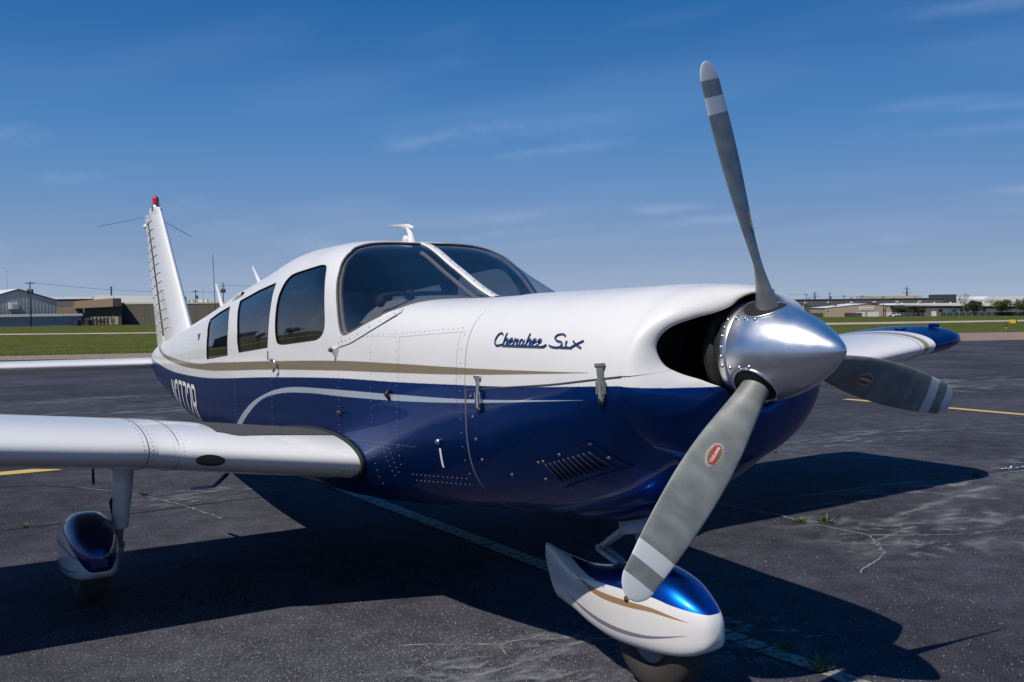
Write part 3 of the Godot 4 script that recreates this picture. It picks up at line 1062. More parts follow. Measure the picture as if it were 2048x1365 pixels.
	for ch_ in "N2772R":
		var lt := sf()
		for s in glyph[ch_]:
			var r := []
			for i in s.size() - 1:
				for k in 7:
					var f := k / 6.0
					var gx: float = lerpf(s[i][0], s[i + 1][0], f)
					var gy: float = lerpf(s[i][1], s[i + 1][1], f)
					r.append([cx + gx * 0.132, 0.592 + 0.008 * (cx + 6.0) + gy * 0.265])
			var rr := []
			for q in r:
				if rr.is_empty() or Vector2(q[0] - rr[-1][0], q[1] - rr[-1][1]).length() > 0.0005:
					rr.append(q)
			ribbon(lt, rr, 0.033, 0.003)
		put("registration_letter", lt, M["decal_white"], plane)
		cx += 0.183

# ----------------------------------------------------------------------- propeller
const SPIN := [Vector2(-0.105, 0.163), Vector2(-0.09, 0.1665), Vector2(-0.05, 0.164), Vector2(0.0, 0.1575), Vector2(0.04, 0.1475), Vector2(0.08, 0.1335), Vector2(0.125, 0.1145), Vector2(0.165, 0.092), Vector2(0.2, 0.0695), Vector2(0.23, 0.0455), Vector2(0.25, 0.0275), Vector2(0.2605, 0.0145), Vector2(0.2645, 0.007), Vector2(0.2663, 0.0005)]
const CHORD := [Vector2(0.12, 0.088), Vector2(0.2, 0.095), Vector2(0.3, 0.118), Vector2(0.4, 0.142), Vector2(0.5, 0.156), Vector2(0.6, 0.160), Vector2(0.7, 0.155), Vector2(0.8, 0.143), Vector2(0.9, 0.124), Vector2(1.0, 0.110)]
const THICK := [Vector2(0.12, 0.086), Vector2(0.2, 0.066), Vector2(0.3, 0.042), Vector2(0.45, 0.028), Vector2(0.7, 0.018), Vector2(1.0, 0.010)]
const PITCH := [Vector2(0.12, 52.0), Vector2(0.25, 44.0), Vector2(0.4, 34.0), Vector2(0.6, 25.0), Vector2(0.8, 19.0), Vector2(1.0, 15.0)]

func blade_at(f: float, cx: float, ty: float, grow_ := 1.0) -> Vector3:
	# f is the fraction of the radius, cx and ty the place in the section (-1..1)
	var c := crv(CHORD, f) * grow_
	var th := crv(THICK, f) + (grow_ - 1.0) * 0.1
	if f > 0.93:
		var e := sqrt(maxf(0.0, 1.0 - pow((f - 0.93) / 0.07, 2)))
		c *= e
		th *= lerpf(0.4, 1.0, e)
	var b := deg_to_rad(crv(PITCH, f))
	var cv := Vector3(sin(b), 0, cos(b))
	var nv := Vector3(cos(b), 0, -sin(b))
	return Vector3(0, f * PROP_R, 0) + cv * (cx * c * 0.5 - 0.0 * c) + nv * (ty * th * 0.5)

func blade_piece(f0: float, f1: float, n: int, grow_ := 1.0) -> SurfaceTool:
	var st := sf()
	grid(st, n, 36, func(u, v):
		var f := lerpf(f0, f1, u)
		var a = TAU * v
		var round_ := clampf((0.32 - f) / 0.18, 0.0, 1.0)
		var s := sin(a)
		return blade_at(f, cos(a), s if s > 0 else s * lerpf(0.25, 1.0, round_), grow_))
	return st

func build_propeller(plane: Node3D) -> void:
	var hub := Transform3D(Basis(Vector3(0, 0, 1), 0.0495), HUB)
	var sp := sf()
	var prof := []
	for i in 61:
		prof.append(Vector2(lerpf(-0.105, 0.2663, 1.0 - pow(1.0 - i / 60.0, 1.6)), 0.0))
	for i in prof.size():
		prof[i].y = crv(SPIN, prof[i].x)
	lathe(sp, prof, Transform3D.IDENTITY, 72)
	var spin := put("spinner", sp, M["polished_metal"], plane)
	spin.transform = hub
	var bp := sf()
	lathe(bp, [Vector2(-0.125, 0.0), Vector2(-0.125, 0.160), Vector2(-0.1055, 0.163), Vector2(-0.1055, 0.0)], Transform3D.IDENTITY, 60)
	put("back_plate", bp, M["black"], spin)
	var rg := sf()
	lathe(rg, [Vector2(-0.165, 0.0), Vector2(-0.165, 0.168), Vector2(-0.135, 0.168), Vector2(-0.135, 0.0)], Transform3D.IDENTITY, 60)
	put("starter_ring", rg, M["rubber"], spin)
	# flange line and screws
	var fl := sf()
	lathe(fl, [Vector2(-0.106, 0.160), Vector2(-0.106, 0.166), Vector2(-0.10, 0.1685), Vector2(-0.068, 0.1675), Vector2(-0.065, 0.1652)], Transform3D.IDENTITY, 72)
	put("spinner_flange", fl, M["polished_metal"], spin)
	var th0 := -0.2894
	var scr := []
	for k in 3:
		var a := th0 + TAU * k / 3.0
		for d in [-0.94, -0.76, -0.58, 0.58, 0.76, 0.94]:
			var b: float = a + d
			scr.append(Transform3D(Basis.IDENTITY, Vector3(-0.084, 0.168 * cos(b), -0.168 * sin(b))))
		for d in [-0.53, 0.53]:
			for j in 3:
				var b: float = a + d + (0.0 if j == 0 else signf(d) * 0.0)
				var xx := -0.055 + 0.036 * j
				scr.append(Transform3D(Basis.IDENTITY, Vector3(xx, (crv(SPIN, xx)) * cos(b), -crv(SPIN, xx) * sin(b))))
	var sb := sf()
	ball(sb, Vector3.ZERO, Vector3(0.0068, 0.0068, 0.0068), 5)
	sb.generate_normals()
	stuff("spinner_screws", sb.commit(), M["steel"], scr, spin)
	for k in 3:
		var a := th0 + TAU * k / 3.0
		# opening in the spinner round the blade root
		var op := sf()
		var col := sf()
		var rim := []
		var on := func(rho: float, ang: float, lift: float) -> Vector3:
			var x := rho * 0.95 * sin(ang) - 0.002
			var r := crv(SPIN, x) + lift
			var b := a + rho * 1.10 * cos(ang) / 0.157
			return Vector3(x, r * cos(b), -r * sin(b))
		for i in 41:
			rim.append(on.call(0.070, TAU * i / 40.0, 0.001))
		grid(op, 6, 40, func(u, v): return on.call(0.069 * u + 0.0005, TAU * v, 0.0018))
		put("blade_opening", op, M["black"], spin)
		tube(col, rim, 0.0042, 6, false)
		put("opening_rim", col, M["polished_metal"], spin)
		var bl := put("propeller_blade", blade_piece(0.12, 0.826, 60), M["blade_grey"], plane)
		bl.transform = hub * Transform3D(Basis(Vector3(1, 0, 0), -a), Vector3.ZERO)
		put("white_band", blade_piece(0.826, 0.882, 8), M["blade_white"], bl)
		put("grey_band", blade_piece(0.882, 0.938, 8), M["blade_grey"], bl)
		put("white_tip", blade_piece(0.938, 0.99999, 20), M["blade_white"], bl)
		# maker's oval
		var cf := 0.455
		var face := func(dr: float, dc: float, lift: float) -> Vector3:
			var f := cf + dr / PROP_R
			var cx := dc / (crv(CHORD, f) * 0.5) - 0.05
			return blade_at(f, cx, sqrt(maxf(0.0, 1.0 - cx * cx)) + lift)
		for e in [[0.050, 0.0300, 0.06, "decal_white", "decal_ring"], [0.0485, 0.0285, 0.10, "black", "decal_ring"], [0.0455, 0.0255, 0.14, "decal_white", "decal_ring"], [0.0435, 0.0235, 0.18, "decal_gold", "decal_face"]]:
			var d := sf()
			grid(d, 4, 32, func(u, v): return face.call(0.84 * e[0] * u * cos(TAU * v), 0.84 * e[1] * u * sin(TAU * v), e[2]))
			put(e[4], d, M[e[3]], bl)
		var rd := sf()
		grid(rd, 16, 6, func(u, v):
			var r := lerpf(-0.031, 0.031, u)
			var w := sqrt(maxf(0.0, 1.0 - pow(r / 0.037, 2))) * 0.0197
			return face.call(r, lerpf(maxf(-w, -0.009 + r * 0.25), minf(w, 0.009 + r * 0.25), v), 0.22))
		put("decal_stripe", rd, M["decal_red"], bl)
		var tm := TextMesh.new()
		var fnt := SystemFont.new()
		fnt.font_names = PackedStringArray(["Droid Sans"])
		fnt.font_weight = 700
		tm.font = fnt
		tm.text = "HARTZELL"
		tm.font_size = 64
		tm.pixel_size = 0.064 / 330.0
		tm.depth = 0.0008
		tm.material = M["decal_white"]
		var tx := MeshInstance3D.new()
		tx.mesh = tm
		tx.name = "decal_lettering"
		var b := deg_to_rad(crv(PITCH, cf))
		tx.transform = Transform3D(Basis(Vector3(0, 1, 0), Vector3(sin(b), 0, cos(b)), Vector3(cos(b), 0, -sin(b))), face.call(0.0, 0.0, 0.30))
		bl.add_child(tx, true)

# ----------------------------------------------------------------------- wings
func wing_le_y(z: float) -> float:
	return 0.7334 + 0.1083 * (z - 0.5)

func foil(s: float, upper: bool) -> float:
	# thickness form for a 1 m chord, blunt nose
	var t := 0.140
	var yt := 5 * t * (0.2969 * sqrt(s) - 0.126 * s - 0.3516 * s * s + 0.2843 * s * s * s - 0.1036 * s * s * s * s)
	var yc := 0.010 * 4.0 * s * (1.0 - s)
	return yc + yt if upper else yc - yt

func wing_at(z: float, v: float, side: float, off := 0.0) -> Vector3:
	# v: 0 trailing edge, over the top to the leading edge at 0.5, back underneath to 1
	var le := WING_LE
	if z < 1.43:
		le = lerpf(-1.745, WING_LE, clampf((z - 0.60) / 0.83, -0.3, 1.0))
		if z > 1.30:
			le -= 0.012 * sin(PI * (z - 1.30) / 0.13)
	var te := WING_TE
	var th := 1.0
	if z > 4.22:
		var q := clampf((z - 4.22) / 0.40, 0.0, 1.0)
		le -= 0.42 * (1.0 - sqrt(maxf(0.0, 1.0 - q * q)))
		te += 0.10 * (1.0 - sqrt(maxf(0.0, 1.0 - q * q)))
		th = sqrt(maxf(0.0004, 1.0 - pow(q, 2.6)))
	var up := v < 0.5
	var a := absf(v - 0.5) * 2.0
	var s := 1.0 - cos(a * PI / 2)
	var c := le - te
	var y := foil(s, up) * 1.629 * th
	var p := Vector3(le - s * c, wing_le_y(z) + y - s * c * 0.060 - (1.0 - th) * 0.02, z)
	if off != 0.0:
		var e := 0.01
		var va := clampf(v - e, 0.001, 0.999)
		var vb := clampf(v + e, 0.001, 0.999)
		var d := wing_at(z, vb, 1.0) - wing_at(z, va, 1.0)
		var n := Vector3(-d.y, d.x, 0).normalized()
		if n.y < 0 and up or n.y > 0 and not up:
			n = -n
		if absf(v - 0.5) < 0.03:
			n = Vector3(1, 0, 0)
		p += n * off
	return Vector3(p.x, p.y, p.z * side)

func wing_v(z: float, x: float) -> float:
	# place on the upper skin at that x
	var lo := 0.0
	var hi := 0.5
	for i in 24:
		var m := (lo + hi) * 0.5
		if wing_at(z, m, 1.0).x > x:
			hi = m
		else:
			lo = m
	return (lo + hi) * 0.5

func wing_piece(z0: float, z1: float, n: int, side: float, off := 0.0, v0 := 0.0, v1 := 1.0, nv := 64) -> SurfaceTool:
	var st := sf()
	grid(st, n, nv, func(u, v): return wing_at(lerpf(z0, z1, u), lerpf(v0, v1, v), side, off))
	return st

func chord_line(z: float, side: float, v0: float, v1: float, off: float, n := 60) -> Array:
	var r := []
	for i in n + 1:
		r.append(wing_at(z, lerpf(v0, v1, i / float(n)), side, off))
	return r

func build_wing(plane: Node3D, side: float) -> void:
	var wing := put("wing", wing_piece(0.42, 1.43, 18, side), M["white_paint"], plane)
	put("outer_panel", wing_piece(1.43, 3.90, 14, side), M["white_paint"], wing)
	put("gold_stripe", wing_piece(3.90, 3.955, 1, side), M["gold_paint"], wing)
	put("white_stripe", wing_piece(3.955, 4.03, 1, side), M["white_paint"], wing)
	put("wing_tip", wing_piece(4.03, 4.62, 26, side), M["blue_paint"], wing)
	# seams round the section with their screws
	for z in [1.47, 1.345, 3.05, 3.86]:
		var st := sf()
		tube(st, chord_line(z, side, 0.03, 0.97, 0.0), 0.0022, 5, false)
		put("panel_seam", st, M["seam"], wing)
		var xs := []
		for i in 40:
			xs.append(Transform3D(Basis.IDENTITY, wing_at(z + 0.018, 0.05 + 0.9 * i / 39.0, side, 0.0)))
			xs.append(Transform3D(Basis.IDENTITY, wing_at(z - 0.018, 0.05 + 0.9 * i / 39.0, side, 0.0)))
		var rv := sf()
		ball(rv, Vector3.ZERO, Vector3(0.0025, 0.0025, 0.0025), 4)
		rv.generate_normals()
		stuff("wing_rivets", rv.commit(), M["rivet"] if z != 1.47 else M["dark_metal"], xs, wing)
	# flap and aileron hinge lines, top skin
	var hg := sf()
	for x in [-3.22]:
		var r := []
		for i in 30:
			var z := lerpf(0.66, 4.0, i / 29.0)
			r.append(wing_at(z, wing_v(z, x), side, 0.0))
		tube(hg, r, 0.004, 5, false)
	put("hinge_line", hg, M["seam"], wing)
	# fuel cap
	for zz in [2.3, 4.12]:
		var fc := sf()
		var pc := wing_at(zz, wing_v(zz, -2.35), side, 0.0)
		tube(fc, [pc, pc + Vector3(0, 0.008, 0)], [0.045, 0.04], 16)
		put("fuel_cap", fc, M["steel"] if zz < 3 else M["blue_paint"], wing)
	if side > 0:
		var wk := sf()
		grid(wk, 20, 30, func(u, v):
			var z := lerpf(0.585, 1.155, u)
			var fr := -2.02 - 0.07 * smoothstep(1.07, 1.155, z)
			return wing_at(z, wing_v(z, lerpf(fr, -3.58, v)), side, 0.003))
		put("walkway", wk, M["walkway"], wing)
		# dark seal where the wing meets the body
		var sl := sf()
		var p := []
		for i in 61:
			var v := lerpf(0.04, 0.62, i / 60.0)
			var z := 0.6
			for k in 4:
				var q := wing_at(z, v, 1.0)
				z = fus0(q.x, t_of_y(q.x, q.y)).z
			var e := wing_at(z, v, 1.0, 0.004)
			p.append(Vector3(e.x, e.y, e.z + 0.006))
		tube(sl, p, 0.011, 8)
		put("root_seal", sl, M["rubber"], wing)
		# little beads of the root fillet screws under the leading edge
		var xs := []
		for i in 34:
			var v := lerpf(0.56, 0.72, i / 33.0)
			xs.append(Transform3D(Basis.IDENTITY, wing_at(0.66, v, 1.0, 0.001)))
		var rv := sf()
		ball(rv, Vector3.ZERO, Vector3(0.003, 0.003, 0.003), 4)
		rv.generate_normals()
		stuff("fillet_screws", rv.commit(), M["rivet"], xs, wing)
	# landing light behind an oval window in the leading edge
	var ll := sf()
	grid(ll, 8, 36, func(u, v):
		var z = 1.225 + 0.055 * u * cos(TAU * v)
		return wing_at(z, 0.535 + 0.033 * u * sin(TAU * v), side, 0.002 if u > 0.9 else 0.003))
	put("landing_light", ll, mt("lamp_reflector", 0.10, 0.105, 0.11, 0.2, 0.6), wing)
	var lr := sf()
	var rim := []
	for i in 37:
		rim.append(wing_at(1.225 + 0.056 * cos(TAU * i / 36.0), 0.535 + 0.034 * sin(TAU * i / 36.0), side, 0.002))
	tube(lr, rim, 0.003, 6, false)
	put("light_rim", lr, M["rubber"], wing)
	# tie-down ring and drain under the wing
	var td := sf()
	var b0 := wing_at(1.62, 0.74, side)
	tube(td, [b0 + Vector3(0, 0.02, 0), b0 + Vector3(0.0, -0.05, 0)], 0.006, 6)
	var ring := []
	for i in 13:
		ring.append(b0 + Vector3(0.016 * cos(TAU * i / 12.0), -0.06 + 0.016 * sin(TAU * i / 12.0), 0))
	tube(td, ring, 0.004, 5, false)
	put("tie_down_ring", td, M["dark_metal"], wing)
	# position light on the tip
	var nl := sf()
	rounded(nl, wing_at(4.32, 0.34, side) + Vector3(0, 0.018, 0), Vector3(0.08, 0.03, 0.035), 0.02)
	put("tip_light", nl, M["blue_paint"], wing)
	if side > 0:
		var stp := sf()
		tube(stp, [Vector3(-3.10, 0.56, 0.78), Vector3(-3.19, 0.50, 0.79), Vector3(-3.36, 0.42, 0.80), Vector3(-3.40, 0.41, 0.80), Vector3(-3.83, 0.33, 0.805)], 0.0135, 8)
		put("boarding_step", stp, M["blue_paint"], plane)

# ----------------------------------------------------------------------- tail
func slab(st: SurfaceTool, le0: Vector3, te0: Vector3, le1: Vector3, te1: Vector3, t0: float, t1: float, across: Vector3, s0 := 0.0, s1 := 1.0) -> void:
	# a thin tapered aerofoil between two chords; s0..s1 is the part of the chord it covers
	grid(st, 14, 40, func(u, v):
		var le := le0.lerp(le1, u)
		var te := te0.lerp(te1, u)
		var a = v * 2.0 - 1.0
		var s := lerpf(s0, s1, 1.0 - absf(a) if s0 > 0 else 1.0 - cos((1.0 - absf(a)) * 0.0 + absf(a) * PI / 2))
		if s0 > 0:
			s = lerpf(s0, s1, absf(a))
		elif s1 < 1.0:
			s = s1 * (1.0 - cos(absf(a) * PI / 2))
		var th := lerpf(t0, t1, u) * 0.5 * (2.969 * sqrt(s) - 1.26 * s - 3.516 * s * s + 2.843 * s * s * s - 1.03 * s * s * s * s)
		if u > 0.999:
			th *= 0.5
		return le.lerp(te, s) + across * th * (1.0 if a > 0 else -1.0))

func build_tail(plane: Node3D) -> void:
	var Z := Vector3(0, 0, 1)
	var le0 := Vector3(-6.78, 1.20, 0)
	var le1 := Vector3(-7.88, 2.45, 0)
	var te0 := Vector3(-8.09, 1.03, 0)
	var te1 := Vector3(-8.53, 2.40, 0)
	var fn := sf()
	slab(fn, le0, te0, le1, te1, 0.15, 0.085, Z, 0.0, 0.60)
	var fin := put("tail_fin", fn, M["white_paint"], plane)
	var rd := sf()
	slab(rd, le0, te0, le1, te1, 0.15, 0.085, Z, 0.615, 1.0)
	var rud := put("rudder", rd, M["white_paint"], plane)
	var gap := sf()
	tube(gap, [le0.lerp(te0, 0.607) , le1.lerp(te1, 0.607)], [0.05, 0.024], 8)
	put("hinge_gap", gap, M["seam"], rud)
	# pressed ribs on fin and rudder, both faces
	for s in [1.0, -1.0]:
		for k in 13:
			var u := 0.10 + 0.82 * k / 12.0
			var th := lerpf(0.15, 0.085, u) * 0.5
			var le := le0.lerp(le1, u)
			var te := te0.lerp(te1, u)
			for w in [[0.30, 0.585, 0.058], [0.63, 0.81, 0.04], [0.85, 0.985, 0.012]]:
				var rb := sf()
				var pr := []
				for i in 7:
					var q: float = lerpf(w[0], w[1], i / 6.0)
					var t := th * (2.969 * sqrt(q) - 1.26 * q - 3.516 * q * q + 2.843 * q * q * q - 1.03 * q * q * q * q)
					pr.append(le.lerp(te, q) + Z * s * (t + 0.001 - (0.005 if i == 0 or i == 6 else 0.0)))
				tube(rb, pr, 0.0065, 6)
				put("pressed_rib", rb, M["white_paint"], fin if w[0] < 0.6 else rud)
	for q in [0.575, 0.632]:
		var hl := sf()
		for s in [1.0, -1.0]:
			var p := []
			for i in 14:
				var u := lerpf(0.06, 0.93, i / 13.0)
				var t = lerpf(0.15, 0.085, u) * 0.5 * (2.969 * sqrt(q) - 1.26 * q - 3.516 * q * q + 2.843 * q * q * q - 1.03 * q * q * q * q)
				p.append(le0.lerp(le1, u).lerp(te0.lerp(te1, u), q) + Z * s * t)
			tube(hl, p, 0.0045, 5, false)
		put("hinge_line", hl, M["hinge_brown"], rud)
	# fin cap, beacon, rod antennas
	var cp := sf()
	rounded(cp, Vector3(-8.06, 2.415, 0), Vector3(0.34, 0.09, 0.068), 0.03)
	put("fin_cap", cp, M["white_paint"], fin)
	var bs := sf()
	lathe(bs, [Vector2(0.0, 0.0), Vector2(0.0, 0.042), Vector2(0.055, 0.040), Vector2(0.055, 0.0)], Transform3D(Basis(Vector3(0, 1, 0), Vector3(-1, 0, 0), Vector3(0, 0, 1)), Vector3(-8.03, 2.425, 0)), 24)
	put("beacon_base", bs, M["steel"], fin)
	var bc := sf()
	lathe(bc, [Vector2(0.0, 0.031), Vector2(0.03, 0.034), Vector2(0.065, 0.032), Vector2(0.085, 0.024), Vector2(0.095, 0.012), Vector2(0.097, 0.0005)], Transform3D(Basis(Vector3(0, 1, 0), Vector3(-1, 0, 0), Vector3(0, 0, 1)), Vector3(-8.03, 2.48, 0)), 24)
	put("red_beacon", bc, M["red_lens"], fin)
	var an := sf()
	tube(an, [Vector3(-8.16, 2.36, 0.03), Vector3(-8.22, 2.365, 0.10), Vector3(-8.42, 2.28, 0.47)], 0.0022, 5)
	tube(an, [Vector3(-8.16, 2.36, -0.03), Vector3(-8.22, 2.355, -0.09), Vector3(-8.44, 2.20, -0.46)], 0.0026, 5)
	put("whisker_antenna", an, M["dark_metal"], fin)
	var rl := sf()
	ball(rl, Vector3(-8.50, 2.30, 0), Vector3(0.035, 0.025, 0.025), 7)
	put("tail_light", rl, M["white_paint"], rud)
	# all-moving tailplane
	for s in [1.0, -1.0]:
		var sb := sf()
		slab(sb, Vector3(-7.52, 0.905, 0.09 * s), Vector3(-8.30, 0.885, 0.09 * s), Vector3(-7.52, 0.925, 1.84 * s), Vector3(-8.30, 0.905, 1.84 * s), 0.115, 0.11, Vector3.UP, 0.0, 1.0)
		var o := put("tailplane", sb, M["white_paint"], plane)
		var ts := sf()
		tube(ts, [Vector3(-7.86, 0.965, 1.3 * s), Vector3(-7.60, 0.955, 1.3 * s), Vector3(-7.525, 0.92, 1.3 * s), Vector3(-7.60, 0.868, 1.3 * s)], 0.002, 5, false)
		put("tailplane_seam", ts, M["seam"], o)
	var tc := sf()
	ball(tc, Vector3(-7.93, 0.965, 0), Vector3(0.10, 0.04, 0.05), 8)
	put("tail_stinger", tc, M["white_paint"], plane)

# ----------------------------------------------------------------------- landing gear
# x from the wheel centre, lower edge, upper edge, half width
const PANT := [[0.312, 0.302, 0.303, 0.0005], [0.310, 0.280, 0.324, 0.016], [0.303, 0.258, 0.348, 0.036], [0.286, 0.234, 0.372, 0.056], [0.235, 0.206, 0.408, 0.088], [0.14, 0.186, 0.455, 0.122], [0.0, 0.174, 0.480, 0.139], [-0.14, 0.168, 0.460, 0.135], [-0.29, 0.176, 0.418, 0.111], [-0.44, 0.190, 0.392, 0.075], [-0.58, 0.196, 0.396, 0.042], [-0.66, 0.215, 0.405, 0.024], [-0.735, 0.35, 0.414, 0.010], [-0.738, 0.38, 0.40, 0.0005]]

func pant_at(u: float, v: float, k := 1.0) -> Vector3:
	var x := lerpf(0.312, -0.738, 0.5 - 0.5 * cos(PI * u))
	var cols := []
	for c in [1, 2, 3]:
		var pts := []
		for i in range(PANT.size() - 1, -1, -1):
			pts.append(Vector2(PANT[i][0], PANT[i][c]))
		cols.append(crv(pts, x))
	if k < 1.0 and x < -0.25:
		cols[1] -= 0.13 * smoothstep(-0.25, -0.70, x)
		cols[0] -= 0.10 * smoothstep(-0.45, -0.74, x)
	var a := TAU * v
	var my: float = lerpf(cols[0], cols[1], 0.40)
	var sn := sin(a)
	var cs := cos(a)
	var e := 0.72 if x > -0.3 else lerpf(0.72, 1.0, clampf((-0.3 - x) / 0.2, 0, 1))
	var f := 0.9
	if sn < 0:
		e = lerpf(0.36, 0.75, clampf((absf(x + 0.1) - 0.30) / 0.25, 0, 1))
		f = 0.55
	return Vector3(x, my + ((cols[1] - my) if sn > 0 else (my - cols[0])) * signf(sn) * pow(absf(sn), f), cols[2] * k * signf(cs) * pow(absf(cs), e))

const PANT_BLUE := [Vector2(-0.735, 0.47), Vector2(-0.64, 0.43), Vector2(-0.585, 0.402), Vector2(-0.445, 0.376), Vector2(-0.27, 0.371), Vector2(-0.075, 0.388), Vector2(0.09, 0.393), Vector2(0.18, 0.380), Vector2(0.27, 0.366), Vector2(0.345, 0.358), Vector2(0.395, 0.356)]
const PANT_BLUE_MAIN := [Vector2(-0.735, 0.47), Vector2(-0.64, 0.43), Vector2(-0.585, 0.402), Vector2(-0.445, 0.38), Vector2(-0.27, 0.378), Vector2(-0.05, 0.395), Vector2(0.09, 0.375), Vector2(0.18, 0.335), Vector2(0.25, 0.285), Vector2(0.29, 0.255), Vector2(0.312, 0.25)]
const PANT_GOLD := [Vector2(-0.452, 0.348), Vector2(-0.25, 0.334), Vector2(-0.01, 0.345), Vector2(0.11, 0.350), Vector2(0.245, 0.334)]
const PANT_GREY := [Vector2(-0.523, 0.258), Vector2(-0.387, 0.242), Vector2(-0.154, 0.232), Vector2(0.06, 0.245), Vector2(0.245, 0.288)]

var pant_mask: ImageTexture

func pant_paint(edge: Array) -> ImageTexture:
	var w := 1024
	var h := 512
	var im := Image.create(w, h, true, Image.FORMAT_RGB8)
	im.fill(C_WHITE)
	var mk := Image.create(w, h, false, Image.FORMAT_R8)
	for i in w:
		var x := -0.75 + 1.16 * (i + 0.5) / w
		var row := func(y: float) -> float: return (0.55 - y) / 0.42 * h
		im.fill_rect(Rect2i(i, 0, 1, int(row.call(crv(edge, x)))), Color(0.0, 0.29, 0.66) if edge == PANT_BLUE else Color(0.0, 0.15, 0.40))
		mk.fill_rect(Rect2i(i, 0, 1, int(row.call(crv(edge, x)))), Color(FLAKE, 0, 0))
		for s in [[PANT_GOLD, Color(0.60, 0.47, 0.33), 0.0115, 0.95], [PANT_GREY, Color(0.47, 0.47, 0.52), 0.009, 1.0]]:
			var c: Array = s[0]
			var drop := 0.0 if edge == PANT_BLUE else 0.035 * smoothstep(-0.1, 0.25, x)
			if x > c[0].x and x < c[-1].x:
				var f: float = (x - c[0].x) / (c[-1].x - c[0].x)
				var hw: float = s[2] * pow(sin(PI * f), 0.8)
				var y := crv(c, x) - drop
				var r0: float = row.call(y + hw)
				var r1: float = row.call(y - hw)
				im.fill_rect(Rect2i(i, int(r0), 1, maxi(1, int(r1) - int(r0))), s[1])
	im.generate_mipmaps()
	pant_mask = ImageTexture.create_from_image(mk)
	return ImageTexture.create_from_image(im)

